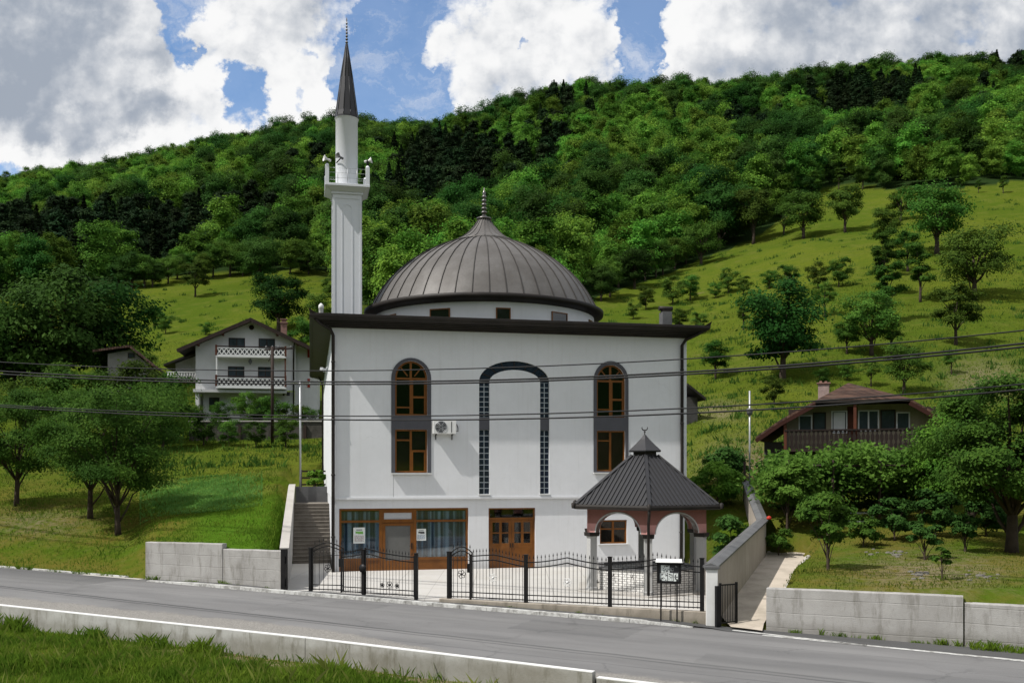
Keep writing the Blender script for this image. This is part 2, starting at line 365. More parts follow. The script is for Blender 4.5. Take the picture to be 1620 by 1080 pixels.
def rooftile():
    m, t, b = newmat('clay_roof_tiles'); co = t.new('ShaderNodeTexCoord').outputs['Object']
    X, Y, Z = t.xyz(co)
    row = t.m('FRACT', t.m('MULTIPLY', Z, 4.4)); colm = t.m('FRACT', t.m('MULTIPLY', t.m('ADD', X, t.m('MULTIPLY', Y, .9)), 4.2))
    vr = t.new('ShaderNodeTexWhiteNoise', noise_dimensions='3D')
    t.l.new(t.comb(t.m('FLOOR', t.m('MULTIPLY', t.m('ADD', X, t.m('MULTIPLY', Y, .9)), 4.2)), t.m('FLOOR', t.m('MULTIPLY', Z, 4.4)), 0), vr.inputs[0])
    k = t.mix(vr.outputs[0], (.092,.052,.037), (.036,.022,.018))
    k = t.mix(t.m('MULTIPLY', t.ss(t.noise(co, 1.5, 5, .65), .5, .7), .6), k, (.07,.055,.045))
    k = t.mix(t.m('MULTIPLY', t.ss(row, .22, .05), .8), k, (.02,.013,.011))
    t.put(b.inputs['Base Color'], k); b.inputs['Roughness'].default_value = .85; b.inputs['Specular IOR Level'].default_value = .1
    bp = t.new('ShaderNodeBump'); bp.inputs['Strength'].default_value = .9; bp.inputs['Distance'].default_value = .05
    h = t.m('ADD', t.m('SUBTRACT', 1, row), t.m('MULTIPLY', t.m('SINE', t.m('MULTIPLY', colm, 3.14)), .6))
    t.put(bp.inputs['Height'], h); t.l.new(bp.outputs[0], b.inputs['Normal']); return m
MT['tile'] = rooftile()
def asphalt(name, c, c2, seams):
    m, t, b = newmat(name); co = t.new('ShaderNodeTexCoord').outputs['Object']; X, Y, Z = t.xyz(co)
    k = t.mix(t.ss(t.noise(t.vmap(co, (.25, 1.2, 1)), .9, 6, .6), .3, .7), c, c2)
    k = t.mix(t.m('MULTIPLY', t.ss(t.noise(co, 130, 2, .6), .5, .75), .5), k, tuple(x*1.55 for x in c))
    k = t.mix(t.m('MULTIPLY', t.ss(t.noise(co, 90, 2, .6), .55, .8), .5), k, tuple(x*.5 for x in c))
    if seams:
        wob = t.m('MULTIPLY', t.m('SUBTRACT', t.noise(t.vmap(co, (.3, 0, 0)), 1.4, 4, .6), .5), .25)
        for y0, sl, w_, g in ((-4.83, -.056, .11, .8), (-5.10, -.058, .08, .75), (-6.35, -.03, .05, .4), (-2.4, -.01, .05, .35)):
            d = t.m('ABSOLUTE', t.m('SUBTRACT', Y, t.m('ADD', t.m('ADD', y0, wob), t.m('MULTIPLY', X, sl))))
            k = t.mix(t.m('MULTIPLY', t.ss(d, w_, w_*.3), g), k, (.03,.03,.031))
        for x0_, x1_, y0_, y1_, g in ((-30, -8.5, -2.6, -.2, .62), (-3.5, 3.0, -6.6, -5.0, .35), (9.5, 13.0, -3.4, -1.6, .45), (15.5, 24, -6.2, -4.3, .3), (2, 4.2, -2.6, -1.2, .3)):
            ed = t.m('MULTIPLY', t.m('SUBTRACT', t.noise(co, 2.5, 4, .6), .5), .35)
            xx = t.m('ADD', X, ed); yy = t.m('ADD', Y, ed)
            mk = t.m('MULTIPLY', t.m('MULTIPLY', t.m('GREATER_THAN', xx, x0_), t.m('LESS_THAN', xx, x1_)), t.m('MULTIPLY', t.m('GREATER_THAN', yy, y0_), t.m('LESS_THAN', yy, y1_)))
            k = t.mix(t.m('MULTIPLY', mk, g), k, (.075,.074,.074))
        wv_ = t.new('ShaderNodeVectorMath', operation='MULTIPLY_ADD'); t.l.new(t.noise(co, .9, 7, .7, 0, 1), wv_.inputs[0]); wv_.inputs[1].default_value = (1.6, 1.6, 0); t.l.new(co, wv_.inputs[2])
        vc = t.new('ShaderNodeTexVoronoi', feature='DISTANCE_TO_EDGE'); vc.inputs['Scale'].default_value = .33; t.l.new(wv_.outputs[0], vc.inputs['Vector'])
        k = t.mix(t.m('MULTIPLY', t.m('MULTIPLY', t.ss(vc.outputs['Distance'], .02, .006), t.ss(t.noise(co, .25, 3), .48, .62)), .4), k, (.05,.049,.048))
        for yl in (-2.3, -5.7):                            # wheel tracks worn paler
            k = t.mix(t.m('MULTIPLY', t.ss(t.m('ABSOLUTE', t.m('SUBTRACT', Y, yl)), .75, .1), t.m('MULTIPLY', t.noise(t.vmap(co, (.3, 2, 1)), 1.0, 5, .6), .5)), k, (.22,.216,.21))
        gn = t.m('ADD', Y, t.m('MULTIPLY', t.m('SUBTRACT', t.noise(co, 1.3, 6, .7), .5), 1.1))
        gv = t.noise(t.vmap(co, (1, .6, 1)), 26, 5, .85)
        gr = t.mix(t.ss(gv, .35, .65), (.125,.117,.105), (.28,.265,.24))
        gs = t.m('ADD', gn, t.m('MULTIPLY', t.ss(X, 4, 12), 1.7)); k = t.mix(t.ss(gs, -5.85, -6.25), k, gr)
        gn2 = t.m('ADD', Y, t.m('MULTIPLY', t.m('SUBTRACT', t.noise(co, .8, 5, .7), .5), .8))
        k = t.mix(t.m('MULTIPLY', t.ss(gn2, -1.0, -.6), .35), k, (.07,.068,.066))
    t.put(b.inputs['Base Color'], k); b.inputs['Roughness'].default_value = .82
    bp = t.new('ShaderNodeBump'); bp.inputs['Strength'].default_value = .5; bp.inputs['Distance'].default_value = .015
    t.put(bp.inputs['Height'], t.noise(co, 110, 4, .7)); t.l.new(bp.outputs[0], b.inputs['Normal']); return m
MT['asphalt'] = asphalt('grey_asphalt', (.16,.157,.155), (.115,.113,.112), True)
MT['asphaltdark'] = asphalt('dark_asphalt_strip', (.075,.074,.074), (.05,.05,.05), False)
def kerbpaint():
    m, t, b = newmat('worn_white_kerb_paint'); co = t.new('ShaderNodeTexCoord').outputs['Object']
    k = t.mix(t.ss(t.noise(co, 3, 7, .75), .42, .6), (.52,.52,.5), (.25,.245,.23)); t.put(b.inputs['Base Color'], k); b.inputs['Roughness'].default_value = .8
    return m
MT['kerb'] = kerbpaint()
def leafmat(name, a, b2, c, trans=.35, rnd=True):
    m, t, b = newmat(name); nt = t
    info = t.new('ShaderNodeObjectInfo'); geo = t.new('ShaderNodeNewGeometry'); co = t.new('ShaderNodeTexCoord').outputs['Object']
    k = t.mix(geo.outputs['Random Per Island'], a, b2)
    k = t.mix(t.ss(t.noise(co, .55, 3, .6), .4, .62), k, c)
    r = info.outputs['Random']
    k2 = t.new('ShaderNodeHueSaturation'); t.l.new(k, k2.inputs['Color'])
    t.put(k2.inputs['Hue'], t.m('ADD', .476, t.m('MULTIPLY', r, .05)))
    t.put(k2.inputs['Value'], t.m('ADD', .5, t.m('MULTIPLY', t.m('FRACT', t.m('MULTIPLY', r, 7.31)), .8)))
    k2.inputs['Saturation'].default_value = .95
    if not rnd:
        for q in ('Hue', 'Value'):
            for l_ in list(k2.inputs[q].links): t.l.remove(l_)
        k2.inputs['Hue'].default_value = .5; k2.inputs['Value'].default_value = 1.0
    dif = b; t.l.new(k2.outputs[0], dif.inputs['Base Color']); dif.inputs['Roughness'].default_value = .6; dif.inputs['Specular IOR Level'].default_value = .03
    tr = t.new('ShaderNodeBsdfTranslucent'); t.l.new(k2.outputs[0], tr.inputs[0])
    mx = t.new('ShaderNodeMixShader'); mx.inputs[0].default_value = trans
    t.l.new(b.outputs[0], mx.inputs[1]); t.l.new(tr.outputs[0], mx.inputs[2]); t.l.new(mx.outputs[0], t.n['Material Output'].inputs[0]); return m
MT['leaf'] = leafmat('broadleaf_foliage', (.110,.240,.018), (.165,.31,.026), (.068,.175,.015))
MT['leafdark'] = leafmat('dark_broadleaf_foliage', (.036,.100,.013), (.058,.135,.018), (.028,.080,.011))
MT['leafolive'] = leafmat('orchard_foliage', (.054,.126,.012), (.094,.178,.018), (.040,.098,.011))
MT['leafvine'] = leafmat('vine_foliage', (.085,.185,.018), (.13,.24,.03), (.055,.13,.014), .4, False)
MT['leafnear'] = leafmat('fruit_tree_foliage', (.050,.120,.012), (.088,.170,.018), (.036,.092,.011), .4, False)
MT['leafneardark'] = leafmat('dark_shrub_foliage', (.036,.100,.016), (.058,.135,.022), (.028,.080,.014), .35, False)
MT['conifer'] = leafmat('conifer_foliage', (.020,.044,.014), (.032,.060,.018), (.016,.036,.013), .15)
MT['blade'] = leafmat('grass_blades', (.115,.205,.010), (.170,.245,.018), (.085,.165,.009), .45, False)
MT['bladedry'] = leafmat('meadow_grass_blades', (.110,.150,.014), (.150,.165,.024), (.085,.13,.012), .45, False)
def ground():
    m, t, b = newmat('grassland'); co = t.new('ShaderNodeTexCoord').outputs['Object']
    def attr(n):
        a = t.new('ShaderNodeAttribute', attribute_name=n); return a.outputs['Fac']
    n1 = t.noise(co, .035, 6, .6); n2 = t.noise(co, .35, 7, .65); n3 = t.noise(co, 3.2, 5, .7)
    mead = t.mix(t.ss(n1, .38, .62), (.086,.106,.012), (.058,.086,.009))
    mead = t.mix(t.m('MULTIPLY', t.ss(n2, .45, .68), .7), mead, (.098,.110,.020))
    mead = t.mix(t.m('MULTIPLY', t.ss(n3, .46, .66), .6), mead, (.036,.066,.008))
    n5 = t.noise(t.vmap(co, (.5, .5, 3.0)), .8, 6, .7); mead = t.mix(t.m('MULTIPLY', t.ss(n5, .5, .66), .5), mead, (.042,.078,.009))
    br = t.ss(t.noise(co, .12, 7, .7), .64, .74); mead = t.mix(t.m('MULTIPLY', br, .55), mead, (.15,.115,.065))
    lawn = t.mix(t.ss(n2, .36, .62), (.056,.092,.008), (.105,.095,.018))
    lawn = t.mix(t.m('MULTIPLY', t.ss(n3, .5, .7), .5), lawn, (.118,.112,.035))
    k = t.mix(attr('lawn'), mead, lawn)
    k = t.mix(attr('lush'), k, t.mix(t.ss(n3, .4, .6), (.046,.102,.007), (.060,.118,.011)))
    k = t.mix(attr('crop'), k, t.mix(t.ss(n3, .4, .6), (.080,.165,.028), (.11,.205,.04)))
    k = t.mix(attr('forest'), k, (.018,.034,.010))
    k = t.mix(t.m('MULTIPLY', attr('bare'), t.ss(n3, .38, .58)), k, (.19,.15,.10))
    t.put(b.inputs['Base Color'], k); b.inputs['Roughness'].default_value = .95; b.inputs['Specular IOR Level'].default_value = .0
    bp = t.new('ShaderNodeBump'); bp.inputs['Strength'].default_value = .9; bp.inputs['Distance'].default_value = .35
    t.put(bp.inputs['Height'], t.m('ADD', t.m('MULTIPLY', n3, .35), n2)); t.l.new(bp.outputs[0], b.inputs['Normal']); return m
MT['ground'] = ground()
# ---------------------------------------------------------------- site geometry
R0 = np.array((-7.34, 34.8)); RD = np.array((.9083, -.4183)); RN = np.array((.4183, .9083))   # road axis and its uphill normal
RANG = math.atan2(RD[1], RD[0])
def roadz(s): return .10 - .0145*np.clip(s, -160, 120)
def sn(X, Y): return (X-R0[0])*RD[0]+(Y-R0[1])*RD[1], (X-R0[0])*RN[0]+(Y-R0[1])*RN[1]
def xy(s, n): return R0[0]+s*RD[0]+n*RN[0], R0[1]+s*RD[1]+n*RN[1]
TH = R(11.9); MC, MS = math.cos(TH), math.sin(TH); MX, MY = -7.79, 41.79       # mosque corner and turn
W, DEP = 16.26, 25.0
def mloc(X, Y): return (X-MX)*MC+(Y-MY)*MS, -(X-MX)*MS+(Y-MY)*MC
def mxy(x, d): return MX+x*MC-d*MS, MY+x*MS+d*MC
def fac(px, row, d=0.0):
    k = (px-810)/FP; x = (k*(MY+d*MC)-MX+d*MS)/(MC-k*MS); Y = MY+x*MS+d*MC
    return x, EYE+(745-row)/FP*Y
# retaining wall line beside the ramp path
WA, WB, WC = np.array((6.05, 28.5)), np.array((10.46, 39.5)), np.array((12.5, 50.5))
# ---------------------------------------------------------------- terrain
COLS = [-700,-200,0,200,240,450,530,700,950,1085,1140,1230,1300,1450,1620,2000,2500]
COLX = [-700,-200,0,250,450,560,640,700,760,830,900,950,1000,1150,1230,1300,1450,1620,2000,2500]
ZT = {25:[.3,.3,.3,.3,.3,.2,.1,.1,.1,.1,.0,1.0,1.05,1.05,1.0,.9,.8],
      33:[.3,.3,.3,.3,1.5,1.5,.1,.1,.1,.1,.0,1.2,1.3,1.4,1.5,1.6,1.6],
      37:[.4,.4,.35,.45,1.55,1.55,.1,.1,.1,.1,.4,1.4,1.5,1.7,1.8,1.9,2],
      41:[.9,.7,.6,.75,1.9,2.1,.1,.1,.1,.2,.9,1.7,1.8,2.0,2.2,2.5,2.6],
      46:[1.8,1.4,1.25,1.35,2.2,2.75,.8,.1,.1,.8,1.8,2.1,2.2,2.4,2.8,3.2,3.4],
      55:[4,3.2,2.9,2.9,3.1,4.0,3,.5,.5,2.7,4.0,3.3,3.1,3.1,4.0,5,5.5],
      65:[6.5,5.2,4.6,4.4,4.5,5.0,5,3,3,5,6.5,6.0,5.4,5.6,6.6,8,9],
      75:[9,7.5,6.6,6.2,6.2,6.4,6.5,6,6,8,9,9.0,8.8,9.2,10,12,13]}
RT = {90:[600,640,660,672,672,672,665,650,640,635,620,598,588,575,570,560,560],
      110:[540,580,590,600,600,598,590,575,570,565,548,525,508,495,485,480,480],
      140:[485,510,525,530,530,520,515,505,505,492,478,455,435,415,402,395,395],
      180:[440,450,463,455,453,445,445,445,448,430,412,388,368,345,325,320,320],
      230:[420,420,425,410,405,388,378,370,366,352,342,325,308,290,275,270,270],
      300:[405,400,385,362,352,325,308,296,275,262,258,248,236,220,200,190,190],
      900:[640]*17}
RX = {430:[405,380,332,294,246,240,246,248,218,184,168,170,172,170,160,146,134,126,110,110],
      510:[385,360,312,276,228,217,224,232,236,212,205,205,210,210,205,195,185,170,150,150]}
ys = sorted(list(ZT)+list(RT)+list(RX))
tab = np.array([ZT[y] if y in ZT else [EYE+(745-r)/FP*y for r in (RT[y] if y in RT else np.interp(COLS, COLX, RX[y]))] for y in ys])
PXG = np.arange(-700, 2501, 10.0); LYG = np.linspace(math.log(25), math.log(900), 420)
t1 = np.array([np.interp(PXG, COLS, r) if y not in RX else EYE+(745-np.interp(PXG, COLX, RX[y]))/FP*y for y, r in zip(ys, tab)])
t2 = np.array([np.interp(LYG, np.log(ys), t1[:, i]) for i in range(len(PXG))])        # [px, ly]
def blur(a, sig, ax):
    k = np.exp(-.5*(np.arange(-3*sig, 3*sig+1)/sig)**2); k /= k.sum()
    pad = [(0, 0), (0, 0)]; pad[ax] = (3*sig, 3*sig)
    return np.apply_along_axis(lambda v: np.convolve(v, k, 'valid'), ax, np.pad(a, pad, mode='edge'))
far_t = blur(blur(t2, 3, 0), 5, 1); near_t = blur(blur(t2, 1, 0), 3, 1)
wgt = np.clip((np.exp(LYG)-50)/25, 0, 1)[None, :]; TAB = near_t*(1-wgt)+far_t*wgt
def vnoise(X, Y, sc_, seed):
    rs = np.random.RandomState(seed); g = rs.rand(128, 128)
    x, y = X/sc_, Y/sc_; xi, yi = np.floor(x).astype(int), np.floor(y).astype(int); fx, fy = x-xi, y-yi
    fx, fy = fx*fx*(3-2*fx), fy*fy*(3-2*fy); xi %= 128; yi %= 128; x1, y1 = (xi+1) % 128, (yi+1) % 128
    return (g[xi, yi]*(1-fx)+g[x1, yi]*fx)*(1-fy)+(g[xi, y1]*(1-fx)+g[x1, y1]*fx)*fy-.5
def sstep(x, a, b):
    t = np.clip((x-a)/(b-a), 0, 1); return t*t*(3-2*t)
def natural(X, Y):
    Yc = np.maximum(Y, 12.0); px = np.clip(810+FP*X/Yc, -700, 2499.9); ly = np.clip(np.log(Yc), LYG[0], LYG[-1]-1e-6)
    i = (px+700)/10; j = (ly-LYG[0])/(LYG[1]-LYG[0]); ii = np.minimum(i.astype(int), len(PXG)-2); jj = np.minimum(j.astype(int), len(LYG)-2)
    fi, fj = i-ii, j-jj
    z = (TAB[ii, jj]*(1-fi)+TAB[ii+1, jj]*fi)*(1-fj)+(TAB[ii, jj+1]*(1-fi)+TAB[ii+1, jj+1]*fi)*fj
    a = sstep(Y, 45, 200)
    z = z+vnoise(X, Y, 4.0, 1)*.16+vnoise(X, Y, 1.5, 4)*.07+a*(vnoise(X, Y, 11, 2)*.9+vnoise(X, Y, 34, 3)*3.0)
    return z
def pathz(Y): return np.interp(Y, [26, 28.3, 39.5, 41], [-.12, -.05, 1.05, 1.2])
def side(X, Y, A, B): return (B[0]-A[0])*(Y-A[1])-(B[1]-A[1])*(X-A[0])      # >0 left of A->B
def H(X, Y, solid=False):
    X, Y = np.atleast_1d(np.asarray(X, float)), np.atleast_1d(np.asarray(Y, float))
    s, n = sn(X, Y); z = natural(X, Y); rz = roadz(s)
    # open bank left of the wall: rises gently from the road
    wd = .08+5*sstep(-(s+7.75), 0, 2.2); w = np.clip((n-.12)/wd, 0, 1); w = w*w*(3-2*w); z = np.where(n > 0, rz*(1-w)+z*w-(1-w)*.1, z)
    top = np.where(s < -4.04, 1.66, np.where(s < 0, 1.48, np.where(s < 21.47, 1.04, .90)))
    inw = ((s > -7.9) & (s < -1.2)) | (s > 16.2)
    z = np.where(inw & (n > 0) & (n < 9), np.minimum(z, top+.4*np.maximum(n-.3, 0)), z)
    z = np.where(n > 120, z, np.where(n > .2, np.maximum(z, rz-.1), z))
    # mosque plot
    x, d = mloc(X, Y)
    plot = (n > 0) & (d < 0) & (x > -2.4) & (side(X, Y, WA, WB) > 0) & (s < 15)
    z = np.where(plot, -.06, z)
    z = np.where((x > 0) & (x < W) & (d > -1) & (d < DEP), -.06, z)
    st = (x > -2.4) & (x <= 0) & (d >= -1) & (d < 24)
    z = np.where(st, np.interp(d, [-1, 4.0, 9.0, 11, 13, 24], [-.2, -.2, 2.4, 2.4, 3.1, 4.0]), z)
    # ramp path strip
    tt = np.clip((Y-28.5)/11, -.3, 1.05); ex = 6.05+tt*4.41
    onp = (n > 0) & (X > ex-.1) & (X < ex+1.95) & (Y < 40.2)
    z = np.where(onp, pathz(Y)-.12, z)
    # road bed and the bank on the camera's side
    z = np.where((n <= 0) & (n > -8.55), rz-.22, z)
    low = rz-.36+vnoise(X, Y, 2.0, 7)*.10
    hump = np.interp(n, [-60, -27, -17, -8.55], [3.0, 2.75, 0, 0])
    hill = np.where(n < -60, (-(n+60))*.42+vnoise(X, Y, 40, 9)*6*np.clip((-n-60)/60, 0, 1), 0)
    z = np.where(n <= -8.55, low+hump+hill, z)
    return z
def ground_hit(px, row, y0=36, y1=470):
    Ys = np.exp(np.linspace(math.log(y0), math.log(y1), 1600)); Xs = (px-810)/FP*Ys
    rows = 745-(H(Xs, Ys)-EYE)/Ys*FP
    hit = rows <= row; i = int(np.argmax(hit)) if hit.any() else int(np.argmin(rows)); Y = Ys[i]; return float(Xs[i]), float(Y), float(H(Xs[i], Y)[0])
FB = ([-900,-300,0,190,215,300,400,500,560,600,900,940,1000,1060,1120,1180,1250,1300,1350,1400,1500,1620,2500],
      [500,480,470,462,445,436,430,424,470,520,500,470,452,432,405,386,338,300,290,300,300,285,270])
def forest_mask(X, Y):
    px = 810+FP*X/np.maximum(Y, 5); row = 745-(H(X, Y)-EYE)/np.maximum(Y, 5)*FP
    return (row < np.interp(px, *FB)) & (Y > 110)

def axis(fine, lim_lo, lim_hi, f0, f1, grow, mx):
    a = list(np.arange(f0, f1+1e-6, fine)); st = fine; v = a[-1]
    while v < lim_hi: st = min(st*grow, mx); v += st; a.append(v)
    st = fine; v = a[0]; pre = []
    while v > lim_lo: st = min(st*grow, mx); v -= st; pre.append(v)
    return np.array(pre[::-1]+a)
sg = axis(.42, -560, 420, -34, 32, 1.05, 5.5)
ng = axis(.42, -260, 640, .22, 46, 1.045, 5.0)
ng = np.unique(np.concatenate([ng[ng < -9], np.arange(-24, -8.6, .45), [-8.56, -8.5, -8.2, -4, -.3, -.02, .05, .12, .2, .26], ng[ng > .3]]))
S, N = np.meshgrid(sg, ng, indexing='ij'); GX, GY = xy(S, N); GZ = H(GX.ravel(), GY.ravel()).reshape(GX.shape)
GZ = np.where((GY > 700), np.minimum(GZ, 20), GZ)
ni, nj = GX.shape; idx = np.arange(ni*nj).reshape(ni, nj)
F = np.stack([idx[:-1, :-1], idx[1:, :-1], idx[1:, 1:], idx[:-1, 1:]], -1).reshape(-1, 4)
fx, fy = GX.ravel(), GY.ravel()
_px = 810+FP*fx/np.maximum(fy, 5); _row = 745-(GZ.ravel()-EYE)/np.maximum(fy, 5)*FP
_s, _n = sn(fx, fy); _mx, _md = mloc(fx, fy)
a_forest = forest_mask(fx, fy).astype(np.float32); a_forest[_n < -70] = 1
a_lawn = (1-sstep(fy, 50, 70)).astype(np.float32)
a_lush = (sstep(_px, 285, 330)*(_mx < -1.7)*(1-sstep(fy, 46, 56))*(_n > 0)).astype(np.float32)
a_crop = .75*np.clip(sstep(_px, 215, 265)*(1-sstep(_px, 370, 415))*sstep(fy, 46.5, 50)*(1-sstep(fy, 56, 62))+vnoise(fx, fy, 1.3, 41)*.3, 0, 1)*(_n > 0)*(fy < 64).astype(np.float32)
a_bare = (np.exp(-((_px-1180)/60)**2-((_row-735)/35)**2)+.9*np.exp(-((_px-1140)/40)**2-((_row-650)/14)**2)+.9*np.exp(-((_px-1470)/110)**2-((_row-905)/28)**2)
          + .8*np.exp(-((_px-1560)/60)**2-((_row-600)/30)**2)+.55*np.exp(-((_px-60)/80)**2-((_row-825)/22)**2)).astype(np.float32)
a_bare[(fy < 5)] = 0
a_bare += ((_n < -8.5) & (_n > -9.5))*np.clip((_s+2)/8, 0, 1)*.9
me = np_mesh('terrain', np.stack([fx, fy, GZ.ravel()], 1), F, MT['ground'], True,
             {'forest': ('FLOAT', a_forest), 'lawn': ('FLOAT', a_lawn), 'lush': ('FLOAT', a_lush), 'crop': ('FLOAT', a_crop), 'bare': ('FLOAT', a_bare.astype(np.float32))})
tag(link('terrain', me), 'green valley sides with mown lawns, meadow and forest floor', 'ground', kind='structure')

# ---------------------------------------------------------------- road
def road_frame(o):
    o.location = (R0[0], R0[1], 0); o.rotation_euler = (0, 0, RANG); return o
def strip(name, mat, s0, s1, n0f, n1f, dz, ds=1.0, thick=0, kind='structure'):
    ss_ = np.arange(s0, s1+1e-6, ds); V = []; Fc = []
    fn = lambda f, s: f(s) if callable(f) else f
    nn = 7 if not thick else 2
    for s in ss_:
        a, b = fn(n0f, s), fn(n1f, s)
        for q in np.linspace(a, b, nn): V.append((s, q, roadz(s)+(dz(s) if callable(dz) else dz)))
    k = len(ss_)
    for i in range(k-1):
        for j in range(nn-1): Fc.append((i*nn+j, (i+1)*nn+j, (i+1)*nn+j+1, i*nn+j+1))
    m = MB(); m.add(V, Fc)
    if thick:
        b0 = len(V); V2 = [(x, y, z-thick) for x, y, z in V]; m.add(V2, [])
        for i in range(k-1):
            m.f += [(i*2, (i+1)*2, b0+(i+1)*2, b0+i*2), (i*2+1, (i+1)*2+1, b0+(i+1)*2+1, b0+i*2+1)]; m.sm += [False]*2
        m.f += [(0, 1, b0+1, b0), (k*2-2, k*2-1, b0+k*2-1, b0+k*2-2)]; m.sm += [False]*2
    return road_frame(tag(m.build(name, mat), kind=kind))
tag(strip('road', MT['asphalt'], -130, 90, -8.42, .06, 0), 'grey asphalt road with tar seams and a gravel shoulder', 'road')
kn = lambda s: -.50-.035*np.clip(s+8, 0, 6)+.02*np.clip((s-8)/7, 0, 1)
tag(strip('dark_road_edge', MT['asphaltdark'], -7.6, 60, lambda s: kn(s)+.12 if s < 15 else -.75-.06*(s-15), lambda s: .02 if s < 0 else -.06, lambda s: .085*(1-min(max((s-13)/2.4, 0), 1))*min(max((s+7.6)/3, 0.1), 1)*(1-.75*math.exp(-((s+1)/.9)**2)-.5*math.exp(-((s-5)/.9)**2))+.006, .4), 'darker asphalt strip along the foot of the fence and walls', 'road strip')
# kerb of separate worn stones, nearly flush with the road
m = MB(); rnd = random.Random(4); s = -7.4
while s < 14.2:
    L = rnd.uniform(.9, 1.05); a, b = kn(s), kn(s+L); hk = lambda q: roadz(q)+.02+.09*min(max((q+7.6)/3, 0.1), 1)*(1-min(max((q-12.5)/2, 0), 1)); h0 = hk(s); h1 = hk(s+L); g = .008; wd = .24
    if not (-1.6 < s < -.8):
        V = []
        for q, nn_, h in ((s+g, a, h0), (s+L-g, b, h1)):
            V += [(q, nn_, -.4), (q, nn_+wd, -.4), (q, nn_+wd-.01, h-.002), (q, nn_+.02, h+rnd.uniform(-.006, .006))]
        m.add(V, [(0,1,2,3), (4,7,6,5), (0,3,7,4), (3,2,6,7), (1,5,6,2)])
    s += L
road_frame(tag(m.build('kerb', MT['kerb']), 'worn white painted kerb stones between road and fence', 'kerb', kind='structure'))
tag(strip('edge_line', MT['kerb'], 14.6, 19.2, lambda s: -.42-.19*(s-14.6), lambda s: -.30-.17*(s-14.6), .010, .3), 'worn white line at the road edge below the path', 'road marking')
tag(strip('edge_line', MT['kerb'], 16.3, 40, lambda s: -1.02-.085*(s-16.3), lambda s: -.84-.077*(s-16.3), .010, .3), 'long white line at the road edge below the right wall', 'road marking')
tag(strip('verge_kerb', MT['kerb'], -60, -8.6, -.06, .14, .05, 1.0, .3), 'low pale kerb along the grass bank beside the road', 'kerb')
tag(strip('concrete_apron', MT['pale'], -11.2, -8.0, lambda s: -.32, lambda s: .0, .012, .4), 'patch of pale concrete beside the end of the left wall', 'pavement')

# ---------------------------------------------------------------- low wall on the camera's side
def lowwall(s0, s1, dz0, dz1):
    m = MB(); ss_ = np.linspace(s0, s1, max(2, int((s1-s0)/1.0)))
    rr = random.Random(8); V = []
    for s in ss_:
        t = roadz(s)+np.interp(s, [s0, s1], [dz0, dz1])
        V += [(s, -8.66, -1.6), (s, -8.64+rr.uniform(-.006, .006), t-.01), (s, -8.62, t), (s, -8.44, t), (s, -8.42, t-.01), (s, -8.42, -1.6)]
    k = len(ss_); m.add(V, [(i*6+j, i*6+(j+1) % 6, (i+1)*6+(j+1) % 6, (i+1)*6+j) for i in range(k-1) for j in range(6)]+[tuple(range(6)), tuple(range((k-1)*6, k*6))[::-1]])
    t = MB(); V = []
    for s in ss_:
        z = roadz(s)+np.interp(s, [s0, s1], [dz0, dz1])
        V += [(s, -8.64, z+.002), (s, -8.46, z+.003), (s, -8.46, z+.022), (s, -8.64, z+.022)]
    t.add(V, [(i*4+j, i*4+(j+1) % 4, (i+1)*4+(j+1) % 4, (i+1)*4+j) for i in range(k-1) for j in range(4)]+[(0,1,2,3), tuple(range((k-1)*4, k*4))[::-1]])
    return m, t
root = thing('low_roadside_wall', 'long low mossy concrete wall with white painted top across the near road edge', 'wall', (R0[0], R0[1], 0), RANG)
m, t = lowwall(-60, 6.28, .27, .25); m.build('wall_block', MT['lowconcrete'], root); t.build('painted_top', MT['white'], root)
m, t = lowwall(6.3, 14.0, .25, .17); m.build('wall_block', MT['lowconcrete'], root); t.build('painted_top', MT['white'], root)
root = thing('roadside_kerb_wall', 'short low kerb continuing beyond the end of the long near wall', 'wall', (R0[0], R0[1], 0), RANG)
m, t = lowwall(14.1, 19, .06, .03); m.build('wall_block', MT['lowconcrete'], root); t.build('painted_top', MT['white'], root)

# ---------------------------------------------------------------- roadside retaining walls
def rwall(name, label, s0, s1, z0, z1, n0=0., th=.25, crack=None):
    m = MB(); k = max(2, int((s1-s0)/.5)); V = []; rr = random.Random(int(s0*10)); ss_ = np.linspace(s0, s1, k)
    for s in ss_:
        t = np.interp(s, [s0, s1], [z0, z1])+rr.uniform(-.008, .008)
        V += [(s, n0, -.7), (s, n0+rr.uniform(-.01, .01), t-.025), (s, n0+.02, t), (s, n0+th, t), (s, n0+th, -.7)]
    m.add(V, [(i*5+j, i*5+(j+1) % 5, (i+1)*5+(j+1) % 5, (i+1)*5+j) for i in range(k-1) for j in range(5)]+[tuple(range(5)), tuple(range((k-1)*5, k*5))[::-1]])
    o = m.build(name, MT['concrete']); road_frame(o); return tag(o, label, 'wall')
rwall('retaining_wall', 'taller pale concrete wall block at the foot of the left grass bank', -7.95, -4.05, 1.70, 1.74)
rwall('retaining_wall', 'slightly lower pale concrete wall block beside the black gate post at the stairs', -4.04, -1.27, 1.55, 1.57, .012)
rwall('retaining_wall', 'long pale board marked concrete wall below the right garden', 16.25, 21.45, 1.10, 1.14)
rwall('retaining_wall', 'lower concrete wall block at the right edge of the picture beyond the joint', 21.49, 30, .96, 1.0, .03)
